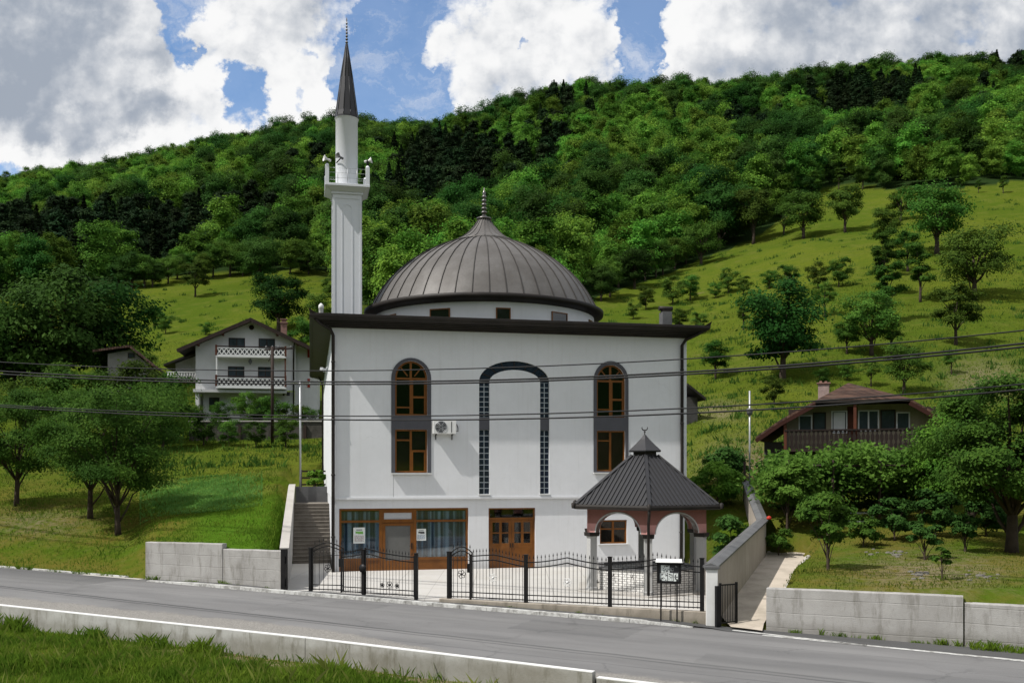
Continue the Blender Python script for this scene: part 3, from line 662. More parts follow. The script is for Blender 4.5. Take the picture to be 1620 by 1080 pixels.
# ---------------------------------------------------------------- courtyard, plinth, path
cy = [xy(-1.25, .05), xy(14.75, .05), (6.0, 28.9), (10.0, 38.9), mxy(W+1.2, 2), mxy(W, 2), mxy(W, .2), mxy(-.05, .2), mxy(-.05, 4.2), mxy(-1.85, 4.2)]
m = MB(); m.plate([tuple(p) for p in cy], [], .12, -.2, axis='z')
tag(m.build('courtyard', MT['paving']), 'pale sunlit paved forecourt in front of the mosque', 'courtyard', kind='structure')
m = MB(); V = []
for s, zt in ((5.4, .20), (9, .225), (12, .265), (14.7, .30)):
    V += [(s, -.07, -.6), (s, -.07, zt-.015), (s, -.05, zt), (s, .17, zt), (s, .17, -.6)]
m.add(V, [(i*5+j, i*5+(j+1) % 5, (i+1)*5+(j+1) % 5, (i+1)*5+j) for i in range(3) for j in range(5)]+[(0,1,2,3,4), (15,16,17,18,19)])
tag(road_frame(m.build('fence_plinth', MT['plinth'])), 'stained concrete footing under the right run of black fence', 'footing')
m = MB(); V = []
for i in range(26):
    for q in (0, .25, .5, .75, 1):
        xs = 6.42+q*1.25; ys0 = 34.8-(.30+(xs+7.34)*.4183)/.9083; Y = ys0+(40.4-ys0)*i/25; tt = (Y-28.5)/11
        xa = max(6.05+tt*4.41-.05, 6.42) if Y < 29.5 else 6.05+tt*4.41-.05; xb = 6.05+tt*4.41+np.interp(Y, [26.6, 28.6, 39.5, 40.4], [1.6, 1.42, 1.72, 1.75])
        V.append((xa+(xb-xa)*q, Y, float(pathz(Y))))
m.add(V, [(i*5+j, i*5+j+1, (i+1)*5+j+1, (i+1)*5+j) for i in range(25) for j in range(4)], True)
tag(m.build('path', MT['path']), 'sloping worn concrete path between the beige wall and the garden', 'path', kind='structure')
m = MB(); rnd = random.Random(11)
for Y in np.arange(30.4, 40, .24):
    tt = (Y-28.5)/11; x0 = 6.05+tt*4.41+np.interp(Y, [28.6, 39.5], [1.35, 1.72])+.06; z = float(pathz(Y)); r = rnd.uniform(.05, .10)
    m.lathe([(0.001, z-.1), (r*1.1, z-.02), (r, z+.05), (r*.5, z+.09), (.001, z+.095)], 6, (x0+rnd.uniform(-.03, .03), Y), True, rnd.random())
tag(m.build('stone_edging', MT['pale'],), 'row of small whitish stones edging the garden side of the path', 'edging', kind='stuff')
# beige retaining wall with grey coping, climbing beside the path
root = thing('retaining_wall', 'beige rendered wall with grey metal coping climbing beside the path', 'wall')
def slopewall(A, B, zb0, zb1, zt0, zt1, th=.3):
    A, B = Vector((*A, 0)), Vector((*B, 0)); d = (B-A).normalized(); nrm = Vector((-d.y, d.x, 0))*th
    V = []
    for P, zb, zt in ((A, zb0, zt0), (B, zb1, zt1)):
        for q, z in ((P, zb), (P+nrm, zb), (P+nrm, zt), (P, zt)): V.append((q.x, q.y, z))
    return V, d, nrm
V, d, nr = slopewall(WA, WB, -.6, .4, 1.62, 2.42)
MB().add(V, [(0,1,2,3), (4,7,6,5), (0,4,5,1), (1,5,6,2), (2,6,7,3), (3,7,4,0)]).build('wall_run', MT['wallbeige'], root)
V, d, nr = slopewall(WB, WC, .4, 1.5, 2.42, 3.85)
MB().add(V, [(0,1,2,3), (4,7,6,5), (0,4,5,1), (1,5,6,2), (2,6,7,3), (3,7,4,0)]).build('wall_run', MT['wallbeige'], root)
def coping(A, B, z0, z1, wd=.46, h=.07):
    A, B = Vector((*A, z0)), Vector((*B, z1)); d = (B-A).normalized(); nn = Vector((-d.y, d.x, 0)).normalized()
    A, B = A+nn*.15, B+nn*.15; V = []
    for P in (A-d*.03, B+d*.03):
        for a, b in ((-wd/2, -.03), (-wd/2, .03), (0, .11), (wd/2, .03), (wd/2, -.03)): V.append(P+nn*a+Vector((0, 0, b)))
    return MB().add(V, [(0,1,2,3,4), (9,8,7,6,5)]+[(i, (i+1) % 5, (i+1) % 5+5, i+5) for i in range(5)])
coping(WA, WB, 1.66, 2.46).build('coping', MT['cope'], root); coping(WB, WC, 2.47, 3.9).build('coping', MT['cope'], root)
m = MB(); m.box(-.17, .17, -.2, .14, -.45, 1.6); o = m.build('end_pillar', MT['white'], root, bevel=.012)
px_, py_ = xy(14.63, -.02); o.location = (px_+.02, py_, 0); o.rotation_euler = (0, 0, R(-8))
m = MB(); m.box(-.22, .22, -.25, .2, 1.602, 1.68); o = m.build('pillar_cap', MT['cope'], root, bevel=.01); o.location = (px_+.02, py_, 0); o.rotation_euler = (0, 0, R(-8))
m = MB(); m.lathe([(0, 0), (.09, 0), (.11, .05), (.08, .12), (.02, .15), (0, .15)], 10)
o = m.build('red_bucket', MT['redorn']); o.location = (10.5, 39.2, 2.53); tag(o, 'small red object lying on the grey coping where the beige wall bends', 'ornament')

# ---------------------------------------------------------------- stairs and stair wall (mosque frame)
root = thing('outdoor_stairs', 'weathered stone stairs climbing between the white side wall and the pale stair wall', 'stairs', (MX, MY, 0), TH)
for i in range(16):
    m = MB(); y0 = 4.1+i*.305; z = .12+(i+1)*.168
    m.box(-1.78, -.02, y0, y0+.36, z-.35, z-.034); m.box(-1.79, -.015, y0-.03, y0+.345, z-.032, z)
    m.build('step', MT['stair'], root)
m = MB(); m.box(-1.78, -.02, 8.97, 11.4, 1.5, 2.80); m.build('landing', MT['stair'], root)
root = thing('stair_wall', 'pale concrete wall with sloping top beside the stone stairs', 'wall', (MX, MY, 0), TH)
m = MB(); pr = [(-5.55, -.5), (11.6, 1.0), (11.6, 3.72), (9.6, 3.66), (-.2, 2.33), (-5.55, 1.56)]
V = [(-2.06, a, b) for a, b in pr]+[(-1.80, a, b) for a, b in pr]; k = len(pr)
m.add(V, [tuple(range(k)), tuple(range(k, 2*k))[::-1]]+[(i, (i+1) % k, (i+1) % k+k, i+k) for i in range(k)]); m.build('wall_body', MT['concrete'], root)
m = MB(); cp = [(-5.58, 1.565), (-.2, 2.335), (9.6, 3.665), (11.6, 3.725)]
for a, b in zip(cp[:-1], cp[1:]): m.bar((-1.93, a[0], a[1]+.035), (-1.93, b[0], b[1]+.035), .34, .06)
m.build('coping', MT['pale'], root)
m = MB(); m.box(-1.78, -.03, 11.42, 11.6, 1.5, 3.66); tag(m.build('landing_wall', MT['cope'],), 'dark grey low wall closing the top of the stairs', 'wall'); bpy.data.objects['landing_wall'].location = (MX, MY, 0); bpy.data.objects['landing_wall'].rotation_euler = (0, 0, TH)
root = thing('wooden_rail_fence', 'dark wooden rail fence on the slope above the stairs', 'fence', (*mxy(-1.5, 16.5), 3.3), TH)
for i in range(4): MB().box(i*.75-.05, i*.75+.05, -.05, .05, -.6, 1.3).build('post', MT['darkwood'], root)
for z in (.35, .75, 1.15): MB().box(-.1, 2.35, -.085, -.055, z, z+.1).build('rail', MT['darkwood'], root)

# ---------------------------------------------------------------- fence, gates
def post(s, z0, z1, w=.11, n=.06):
    m = MB(); x = 0; m.box(-w/2, w/2, -w/2, w/2, 0, z1-z0); m.box(-w/2-.012, w/2+.012, -w/2-.012, w/2+.012, z1-z0+.002, z1-z0+.03); m.box(-w/2-.03, w/2+.03, -w/2-.03, w/2+.03, .001, .02)
    return m
def spear(m, x, z0, z1):
    m.tube([(x, 0, z0), (x, 0, z1)], .0095, 6); m.lathe([(.004, z1), (.022, z1+.03), (.017, z1+.05), (.002, z1+.13)], 6, (x, 0))
def scroll(m, cx, cz, r, y=0):
    for k in range(6):
        a = k*math.pi/3+.3; c = (cx+math.cos(a)*r*.55, cz+math.sin(a)*r*.55)
        pts = [(c[0]+math.cos(a+q)*r*.42*(1-.09*i), y, c[1]+math.sin(a+q)*r*.42*(1-.09*i)) for i, q in enumerate(np.linspace(-2.6, 2.6, 9))]
        m.tube(pts, .011, 5)
    m.lathe([(.001, -.02), (.045, -.015), (.045, .015), (.001, .02)], 10, (0, 0)); n_ = 40
    for i in range(len(m.v)-n_, len(m.v)): x_, y_, z_ = m.v[i]; m.v[i] = (cx+x_, y+z_, cz+y_)
def panel(root, x0, x1, zb0, zb1, topf, nb, spikes=.17, orn=None, dy=0, top2=.17):
    """rails, pickets with spear tips and a scroll, in ROOT's frame between x0 and x1; topf(x) is the upper rail's height"""
    zb = lambda x: np.interp(x, [x0, x1], [zb0, zb1]); xs = np.linspace(x0, x1, 15)
    for f in (lambda x: topf(x), lambda x: topf(x)-top2):
        m = MB()
        for a, b in zip(xs[:-1], xs[1:]): m.bar((a, dy, f(a)), (b+.004, dy, f(b)), .03, .035)
        m.build('rail', MT['black'], root)
    for h in (.10, .26):
        MB().bar((x0, dy, zb(x0)+h), (x1, dy, zb(x1)+h), .03, .032).build('rail', MT['black'], root)
    for i in range(nb):
        x = x0+(x1-x0)*(i+.5)/nb; m = MB(); spear(m, x, zb(x)+.06, topf(x)+spikes-.13+.02)
        for j in range(len(m.v)): m.v[j] = (m.v[j][0], m.v[j][1]+dy, m.v[j][2])
        m.build('picket', MT['black'], root)
    if orn:
        m = MB(); scroll(m, orn[0], orn[1], .17, dy-.02); m.build('scroll_ornament', MT['white'] if len(orn) > 2 else MT['black'], root)
def at_s(px): k = (px-810)/FP; return (k*R0[1]-R0[0])/(RD[0]-k*RD[1])
def zrow(px, row):
    s = at_s(px); return EYE+(745-row)/FP*(R0[1]+s*RD[1])
fx0, fy0 = xy(0, .06)
def hump(x0, x1, lo, hi, c=.5):
    def f(x):
        t = np.clip((x-x0)/(x1-x0), 0, 1); q = t/c if t < c else (1-t)/(1-c)
        return lo[0]*(1-t)+lo[1]*t+(hi-(lo[0]*(1-c)+lo[1]*c))*q**1.7*(1 if q < .999 else 1)
    return f
P = {p: at_s(p) for p in (445, 490, 536, 574, 657, 709, 743, 831, 964, 1110)}
fence = thing('iron_fence', 'long black wrought iron fence with spear tips on the footing before the pavilion', 'fence', (fx0, fy0, 0), RANG)
for p, zb, zt in ((709, .165, 1.76), (831, .21, 1.76), (964, .25, 1.80), (1110, .30, 1.87)):
    o = post(0, zb-.05, zt).build('post', MT['black'], fence); o.location = (P[p], 0, zb-.05)
panel(fence, P[743]+.05, P[831]-.06, .19, .21, lambda x: np.interp(x, [P[743], P[743]+.9, P[831]], [1.66, 1.74, 1.54]), 16, .22, (P[743]+.85, .98, 1))
panel(fence, P[831]+.06, P[964]-.06, .21, .25, hump(P[831], P[964], (1.53, 1.57), 1.74), 20, .22, (P[831]+1.45, .95, 1))
panel(fence, P[964]+.06, P[1110]-.06, .25, .30, hump(P[964], P[1110], (1.60, 1.63), 1.80), 20, .22)
m = MB(); m.box(P[743]-.03, P[743]+.03, -.03, .03, .19, 1.72); m.build('stile', MT['black'], fence)
def wicket(label, px0, px1, zb, hi, swing, n):
    s0, s1 = P[px0]+.09, P[px1]-.04; L = (s1-s0)/math.cos(swing)*1.0
    x, y = xy(s0, .06); g = thing('wicket_gate', label, 'gate', (x, y, zb), RANG+swing)
    for xx in (0, L): MB().box(xx-.022, xx+.022, -.022, .022, .06, hi-.16).build('stile', MT['black'], g)
    arch = lambda x: hi-.17+.19*math.sin(math.pi*np.clip(x/L, 0, 1))
    panel(g, 0, L, 0, 0, arch, n, .2, (L/2, .86), 0, .13)
    m = MB(); m.bar((0, 0, hi-.42), (L, 0, hi-.42), .02, .02)
    for k in range(5): m.tube([(L*(.1+.2*k)+math.cos(q)*.06, 0, hi-.31+math.sin(q)*.06) for q in np.linspace(0, 5.6, 9)], .008, 5)
    m.build('scroll_band', MT['black'], g)
    m = MB(); m.box(L-.17, L-.03, -.03, .03, .92, 1.22); m.build('lock_box', MT['black'], g)
    return g
wicket('arched black iron wicket gate beside the stairs', 490, 536, .13, 1.76, R(14), 7)
wicket('arched black iron wicket gate at the left end of the long fence', 709, 743, .17, 1.76, R(16), 5)
for p, zb, zt, lab in ((490, .10, 1.70, 'black iron gate post between the stairs and the arched wicket'), (574, .13, 1.72, 'black iron gate post with round lock plate in the middle of the left gates'), (657, .14, 1.66, 'black iron gate post at the open gap before the shop front')):
    r_ = thing('gate_post', lab, 'post', (*xy(P[p], .06), zb-.1), RANG)
    post(0, zb-.1, zt).build('shaft', MT['black'], r_, bevel=.006)
    if p == 574:
        m = MB(); m.lathe([(.001, -.02), (.15, -.02), (.15, .02), (.001, .02)], 16)
        m.v = [(a, c-.075, b+1.05) for a, b, c in m.v]; m.build('lock_plate', MT['black'], r_)
for a, b, lab, f, nb in ((536, 574, 'short leaf of the black iron driveway gate, hung left of the round lock plate', lambda x, L: np.interp(x, [0, L*.5, L], [1.50, 1.55, 1.64]), 8),
                     (574, 657, 'long leaf of the black iron driveway gate, hung right of the round lock plate', lambda x, L: np.interp(x, [0, L*.12, L*.35, L*.75, L], [1.66, 1.64, 1.54, 1.46, 1.44]), 15)):
    g = thing('driveway_gate', lab, 'gate', (*xy(P[a]+.07, .06), .12), RANG); L = P[b]-P[a]-.14
    for xx in (0, L): MB().box(xx-.025, xx+.025, -.025, .025, .05, f(xx, L)+.03).build('stile', MT['black'], g)
    panel(g, .03, L-.03, 0, 0, lambda x, f=f, L=L: f(x, L)-.12+.1, nb, .17 if nb > 10 else .05)
    if nb > 10:
        m = MB(); scroll(m, L*.5, .42, .15, 0); scroll(m, L*.5-.3, .40, .1, 0); scroll(m, L*.5+.3, .40, .1, 0); m.build('scroll_ornament', MT['black'], g)
m = MB(); m.box(-.13, .06, -.09, .09, 0, 1.58); m.box(.062, .09, -.05, .05, .2, .5); m.box(.062, .09, -.05, .05, 1.05, 1.3)
o = m.build('gate_post', MT['black'], bevel=.008); o.location = (*xy(-1.12, .02), .06); o.rotation_euler = (0, 0, RANG)
tag(o, 'thick black post bolted to the end of the left concrete wall by the stairs', 'post')
# small plain gate standing open beside the path
x, y = xy(14.95, -.22); g = thing('path_gate', 'small plain black bar gate standing open at the foot of the path', 'gate', (x, y, -.08), R(28))
for xx in (0, .62): MB().box(xx-.03, xx+.03, -.03, .03, 0, 1.28).build('stile', MT['black'], g)
for z in (.1, 1.22): MB().box(.03, .59, -.018, .018, z-.02, z+.02).build('rail', MT['black'], g)
for i in range(8): MB().tube([(.09+i*.063, 0, .1), (.09+i*.063, 0, 1.22)], .013, 6).build('bar', MT['black'], g)
m = MB(); m.box(-.16, -.05, -.05, .05, -.1, 1.2); m.build('hinge_post', MT['black'], g)
# notice board
x, y = xy(13.42, -.28); nb_ = thing('notice_board', 'black framed notice board with white top standing on two legs before the fence', 'notice board', (x, y, -.1), R(-10))
for xx in (-.24, .24): MB().box(xx-.022, xx+.022, -.02, .02, 0, 1.35).build('leg', MT['black'], nb_)
m = MB(); m.plate([(-.36, 1.22), (.36, 1.22), (.36, 1.84), (-.36, 1.84)], [[(-.30, 1.28), (.30, 1.28), (.30, 1.79), (-.30, 1.79)]], -.06, .03); m.build('case', MT['black'], nb_)
m = MB(); m.box(-.3, .3, .0, .02, 1.28, 1.79); m.build('back_panel', MT['ink'], nb_)
m = MB(); m.add([(-.40,-.12,1.86),(.40,-.12,1.86),(.40,.06,1.90),(-.40,.06,1.90),(-.38,-.08,1.92),(.38,-.08,1.92),(.38,.06,1.96),(-.38,.06,1.96)], [(0,3,2,1),(4,5,6,7),(0,1,5,4),(1,2,6,5),(2,3,7,6),(3,0,4,7)]); m.build('top_cover', MT['white'], nb_)
rnd = random.Random(3); pm = MB(); im = MB()
for a, b, c, d in ((-.24, 1.55, .02, 1.77), (.05, 1.60, .13, 1.70), (.2, 1.72, .25, 1.76), (-.27, 1.30, -.05, 1.53), (-.03, 1.30, .12, 1.54), (.14, 1.29, .27, 1.53)):
    pm.box(a, c, -.006, -.002, b, d)
    for _ in range(16):
        u_, v_ = rnd.uniform(a+.01, c-.03), rnd.uniform(b+.01, d-.02); w_ = rnd.uniform(.01, .05)
        im.box(u_, min(u_+w_, c), -.009, -.0065-.0001*_, v_, v_+rnd.uniform(.008, .03))
pm.build('papers', MT['paper'], nb_).name = 'pinned_sheet'; im.build('print', MT['ink'], nb_)
# ---------------------------------------------------------------- mosque
mq = thing('mosque', 'large white mosque with ribbed grey dome and dark brown eaves', 'mosque', (MX, MY, 0), TH)
def arch(x0, x1, z0, zs, zt, n=18):
    c, r = (x0+x1)/2, (x1-x0)/2
    return [(x0, z0), (x1, z0), (x1, zs)]+[(c+r*math.cos(math.pi*i/n), zs+(zt-zs)*math.sin(math.pi*i/n)) for i in range(1, n)]+[(x0, zs)]
def rect(x0, x1, z0, z1): return [(x0, z0), (x1, z0), (x1, z1), (x0, z1)]
def frect(px0, px1, r0, r1, d=0):
    a, za = fac(px0, (r0+r1)/2, d); b, zb = fac(px1, (r0+r1)/2, d); pm = (px0+px1)/2
    return a, b, fac(pm, r1, d)[1], fac(pm, r0, d)[1]
UD = -.10
ZC = 3.33; ZTOP = 10.85
# openings
wins = []
for (p0, p1, ro, rs, rb), (g0, g1, gt, gb), (l0, l1) in (((619, 682, 566, 598, 748), (625, 676, 571, 657), (679, 747)), ((939, 994, 571, 602, 747), (944, 989, 577, 660), (681, 745))):
    so = frect(p0, p1, ro, rb, UD); zs = fac((p0+p1)/2, rs, UD)[1]
    up = frect(g0, g1, gt, gb, UD); lo = frect(g0, g1, l0, l1, UD)
    wins.append((arch(so[0], so[1], so[2], zs, so[3]), arch(up[0], up[1], up[2], zs, up[3]), rect(*lo), up, lo, zs, so))
a0, a1, za, _ = frect(758, 869, 571, 781, UD); i0, i1, _, zi = frect(774.5, 854.5, 585, 781, UD)
zsp = fac(813, 604, UD)[1]; zto = fac(813, 571, UD)[1]
def arc(x0, x1, zs, zt, n=24, rev=False):
    c, r = (x0+x1)/2, (x1-x0)/2; p = [(c+r*math.cos(math.pi*i/n), zs+(zt-zs)*math.sin(math.pi*i/n)) for i in range(n+1)]
    return p[::-1] if rev else p
band = [(i1, za), (a1, za)]+arc(a0, a1, zsp, zto)+[(a0, za), (i0, za)]+arc(i0, i1, zsp, zi, rev=True)
m = MB(); m.plate(rect(-.06, W+.06, ZC, ZTOP), [w[1] for w in wins]+[w[2] for w in wins]+[band], UD, .2)
m.build('upper_wall', MT['plaster'], mq)
shop = frect(536.5, 741, 803.5, 905); door = frect(773, 847, 803, 899); sw = frect(949, 992, 822, 859.5)
m = MB(); m.plate(rect(0, W, -.3, ZC-.004), [rect(*shop), rect(*door), rect(*sw)], 0, .26); m.build('lower_wall', MT['plaster'], mq)
xj = fac(622, 770)[0]; MB().box(xj-.006, xj+.006, UD-.0025, UD+.01, ZC+.036, wins[0][6][2]-.05).build('wall_joint', MT['cope'], mq)
m = MB(); m.box(-.085, W+.085, UD-.035, .05, ZC-.06, ZC+.035); m.build('string_course', MT['plaster'], mq)
m = MB(); m.box(-.06, .14, .21, DEP, ZC, ZTOP); m.box(0, .16, .27, DEP, -.3, ZC-.004); m.build('side_wall', MT['plaster'], mq)
m = MB(); m.box(W-.14, W+.06, .21, DEP, ZC, ZTOP); m.box(W-.16, W, .27, DEP, -.3, ZC-.004); m.build('side_wall', MT['plaster'], mq)
m = MB(); m.box(.17, W-.17, DEP-.2, DEP-.01, -.3, ZTOP); m.build('rear_wall', MT['plaster'], mq)
m = MB(); m.box(.15, W-.15, .3, DEP-.3, 3.0, 3.2); m.box(.2, W-.2, 9.0, 9.2, -.3, ZTOP); m.build('upper_floor', MT['interior'], mq)
m = MB(); m.box(W*.42, W*.43, .28, 9, -.3, 3.0); m.build('inner_partition', MT['interior'], mq)
# eaves: sloping soffit, gutter, roof
OV = .86
m = MB(); x0, x1, y0, y1 = -OV, W+.72, -OV, DEP+.6
V = [(x0, y0, 11.0), (x1, y0, 11.0), (x1, y1, 11.0), (x0, y1, 11.0), (-.05, -.08, 10.72), (W+.05, -.08, 10.72), (W+.05, DEP, 10.72), (-.05, DEP, 10.72)]
m.add(V, [(0,1,5,4), (1,2,6,5), (2,3,7,6), (3,0,4,7)])
for i in range(1, 5):                                     # boards of the soffit
    t = i/5; yy = y0+(-.08-y0)*t; z = 11.0-.28*t; m.box(x0+(-.05-x0)*t+.03, x1+(W+.05-x1)*t-.03, yy-.012, yy+.012, z-.03, z+.01)
m.build('soffit', MT['eave'], mq, recalc=False)
m = MB()
gp = [(0, 0), (-.03, .03), (-.10, .06), (-.15, .14), (-.15, .24), (-.12, .25), (-.11, .15), (-.02, .13), (0, .26)]
V = []
for cx, cy, sx, sy in ((x0, y0, 1, 1), (x1, y0, -1, 1), (x1, y1, -1, -1), (x0, y1, 1, -1)):
    for a, b in gp: V.append((cx+sx*a, cy+sy*a, 10.97+b))
k = len(gp); m.add(V, [(q*k+i, ((q+1) % 4)*k+i, ((q+1) % 4)*k+i+1, q*k+i+1) for q in range(4) for i in range(k-1)]); m.build('gutter', MT['eave'], mq)
m = MB(); r0_ = [(x0+.02, y0+.02, 11.2), (x1-.02, y0+.02, 11.2), (x1-.02, y1-.02, 11.2), (x0+.02, y1-.02, 11.2), (3.2, 3.2, 11.5), (W-3.2, 3.2, 11.5), (W-3.2, DEP-3.2, 11.5), (3.2, DEP-3.2, 11.5)]
m.add(r0_, [(0,1,5,4), (1,2,6,5), (2,3,7,6), (3,0,4,7), (4,5,6,7)]); m.build('flat_roof', MT['eave'], mq)
m = MB()                                                   # gutter end horns at the corners
for cx, sg_ in ((x0-.14, 1), (x1+.14, -1)): m.add([(cx, y0-.14, 11.2), (cx+sg_*.3, y0-.14, 11.2), (cx+sg_*.05, y0+.1, 11.2), (cx-sg_*.06, y0-.2, 11.42)], [(0,1,3), (1,2,3), (2,0,3), (0,2,1)])
m.build('gutter_horn', MT['eave'], mq)
# downpipes
def dpipe(px, sx, foot=.12):
    x = fac(px, 700, UD-.09)[0]; m = MB()
    m.tube([(x-sx*.75, -OV+.0, 10.98), (x-sx*.6, -.62, 10.86), (x-sx*.12, -.34, 10.62), (x, UD-.10, 10.38), (x, UD-.10, 3.5), (x, UD-.09, 3.3), (x, -.10, 3.1), (x, -.10, foot)], .075, 10)
    for z in (9.2, 6.7, 4.3, 1.6):
        m.lathe([(.078, z), (.092, z+.01), (.092, z+.07), (.078, z+.08)], 10, (x, UD-.10 if z > 3.3 else -.10))
    m.build('downpipe', MT['eave'], mq)
dpipe(527, 1); dpipe(1079, -1)
m = MB(); m.tube([(-.42, DEP-1.5, 10.9), (-.2, DEP-1.2, 10.5), (-.14, DEP-1.0, 10.2), (-.14, DEP-1.0, 2)], .06, 8); m.build('downpipe', MT['eave'], mq)
# windows
def window(outline, bars, d0, name='window', fw=.075, gl='glass', wood='wood', parent=None, depth=.07):
    """frame following OUTLINE, bars ((x,z),(x,z),w), pane behind; returns the frame"""
    cx = sum(p[0] for p in outline)/len(outline); cz = sum(p[1] for p in outline)/len(outline)
    xs = [p[0] for p in outline]; zs = [p[1] for p in outline]; hx, hz = (max(xs)-min(xs))/2, (max(zs)-min(zs))/2; mx_, mz_ = (max(xs)+min(xs))/2, (max(zs)+min(zs))/2
    inner = [(mx_+(a-mx_)*(hx-fw)/hx, mz_+(b-mz_)*(hz-fw)/hz) for a, b in outline]
    m = MB(); m.plate(outline, [inner], d0, d0+depth)
    for i, (a, b, w) in enumerate(bars): m.bar((a[0], d0+depth*.5-.002-.001*i, a[1]), (b[0], d0+depth*.5-.002-.001*i, b[1]), w, depth*.9, (0, 1, 0)) if False else m.bar((a[0], d0+depth*.45-.0015*i, a[1]), (b[0], d0+depth*.45-.0015*i, b[1]), depth*.85, w, (0, 0, 1) if abs(a[0]-b[0]) > abs(a[1]-b[1]) else (1, 0, 0))
    o = m.build(name, MT[wood], parent or mq)
    m = MB(); m.plate(outline, [], d0+depth*.55, d0+depth*.55+.008); m.build('pane', MT[gl], o)
    return o
for k, (so, up, lo, u, l, zs, sbox) in enumerate(wins):
    m = MB(); m.plate(so, [up, lo], UD-.03, UD+.004); o = m.build('window_surround', MT['darkband'], mq)
    m = MB(); m.box(l[0]-.18, l[1]+.18, UD-.16, UD-.031, sbox[2]-.045, sbox[2]+.002); m.build('window_sill', MT['white'], mq)
    xm = u[0]+(u[1]-u[0])*.49; r = (u[1]-u[0])/2; c = (u[0]+u[1])/2; zf = zs-.02
    zr = u[2]+(u[3]-u[2])*.34; zl = u[2]+(u[3]-u[2])*.15
    bars = [((u[0], zf), (u[1], zf), .09), ((xm, u[2]), (xm, u[3]), .10), ((xm, zr), (u[1], zr), .09), ((u[0], zl), (xm, zl), .06), ((u[1]-.11, u[2]), (u[1]-.11, zf), .05), ((xm+.08, u[2]), (xm+.08, zf), .05)]
    for a in (45, 135): bars.append(((c+r*.3*math.cos(R(a)), zf+.12), (c+r*math.cos(R(a)), zf+.02+(u[3]-zs)*math.sin(R(a))), .05))
    window(up, bars, UD+.07)
    zz = (l[3]-l[2])
    if k == 0: bars = [((xm, l[2]), (xm, l[3]), .10), ((l[0], l[3]-zz*.25), (xm, l[3]-zz*.25), .07), ((xm, l[2]+zz*.5), (l[1], l[2]+zz*.5), .09), ((xm+.08, l[2]), (xm+.08, l[2]+zz*.5), .05), ((l[1]-.11, l[2]), (l[1]-.11, l[2]+zz*.5), .05)]
    else: bars = [((xm, l[2]), (xm, l[3]), .10), ((l[0], l[3]-zz*.25), (xm, l[3]-zz*.25), .06)]
    window(lo, bars, UD+.07)
    if k == 1:                                             # closed brown blinds in the lower right window
        m = MB(); n = 26
        for i in range(n): z = l[2]+zz*(i+.5)/n; m.bar((l[0]+.03, UD+.16, z), (l[1]-.03, UD+.16, z), .004, zz/n*1.02, (0, .35, 1))
        m.build('window_blind', M('brown_blind_slats', (.22,.11,.08), .7, bump=0), mq)
m = MB(); m.plate(rect(wins[0][4][0], wins[0][4][1], wins[0][4][2], wins[0][4][3]-.1), [], UD+.32, UD+.33); m.build('inner_curtain', M('dim_brown_curtain', (.10,.075,.055), .9), mq)
# arched band of glass blocks
m = MB(); m.plate([(i1+.005, zsp), (a1-.005, zsp)]+arc(a0+.005, a1-.005, zsp, zto-.005)[1:-1]+[(a0+.005, zsp), (i0-.005, zsp)]+arc(i0-.005, i1+.005, zsp, zi+.005, rev=True)[1:-1], [], UD+.07, UD+.10)
o = m.build('arched_light', MT['block'], mq)
m = MB(); cx = (a0+a1)/2
for i in range(1, 8):
    g = math.pi*i/8; ro, ri = (a1-a0)/2, (i1-i0)/2
    m.bar((cx+ri*math.cos(g), UD+.06, zsp+(zi-zsp)*math.sin(g)), (cx+ro*math.cos(g), UD+.06, zsp+(zto-zsp)*math.sin(g)), .03, .03, (0, 1, 0))
m.build('glazing_bar', MT['darkwood'], o)
for e0, e1 in ((a0, i0), (i1, a1)):
    zmid0, zmid1 = fac(813, 680, UD)[1], fac(813, 660, UD)[1]
    MB().box(e0+.002, e1-.002, UD+.02, UD+.12, zmid0, zmid1).build('slate_panel', MT['darkband'], mq)
    for z0, z1, nr in ((za, zmid0, 11), (zmid1, zsp, 7)):
        m = MB(); w2 = (e1-e0)/2; hh = (z1-z0)/nr
        for i in range(nr):
            for j in range(2): m.box(e0+j*w2+.016, e0+(j+1)*w2-.016, UD+.075, UD+.12, z0+i*hh+.016, z0+(i+1)*hh-.016)
        o = m.build('glass_block_strip', MT['block'], mq, bevel=.012)
        MB().box(e0+.001, e1-.001, UD+.085, UD+.125, z0+.001, z1-.001).build('mortar', MT['joint'], o)
    MB().box(e0-.03, e1+.03, UD-.06, UD+.06, za-.04, za-.002).build('window_sill', MT['white'], mq)
# shop front
x0, x1, z0, z1 = shop; fx_ = lambda p: fac(p, 855)[0]; fz = lambda r_, p=640: fac(p, r_)[1]
zb_ = fz(885); zt_ = fz(824)
fr = MB(); dd = .14
for xx, w_ in ((x0+.05, .1), (fx_(602.5), .13), (fx_(657), .13), (x1-.05, .1)): fr.box(xx-w_/2, xx+w_/2, dd-.03, dd+.07, z0, z1-.001)
fr.box(x0+.1, x1-.1, dd-.028, dd+.068, z1-.10, z1-.002)
for a, b in ((x0+.1, fx_(602.5)-.065), (fx_(657)+.065, x1-.1)):
    fr.box(a, b, dd-.02, dd+.06, zt_-.05, zt_+.05); fr.box(a, b, dd-.025, dd+.065, zb_-.02, zb_+.09); fr.box(a, b, dd+.0, dd+.05, z0, zb_-.021)
    for q in np.linspace(a, b, 4)[1:-1]: fr.box(q-.01, q+.01, dd-.006, dd-.001, z0+.05, zb_-.05)
shopo = fr.build('shop_front', MT['wood'], mq, bevel=.006)
for a, b in ((x0+.1, fx_(602.5)-.065), (fx_(657)+.065, x1-.1)):
    MB().box(a, b, dd+.02, dd+.03, zb_+.09, zt_-.05).build('pane', MT['shopglass'], shopo); MB().box(a, b, dd+.02, dd+.03, zt_+.05, z1-.1).build('pane', MT['shopglass'], shopo)
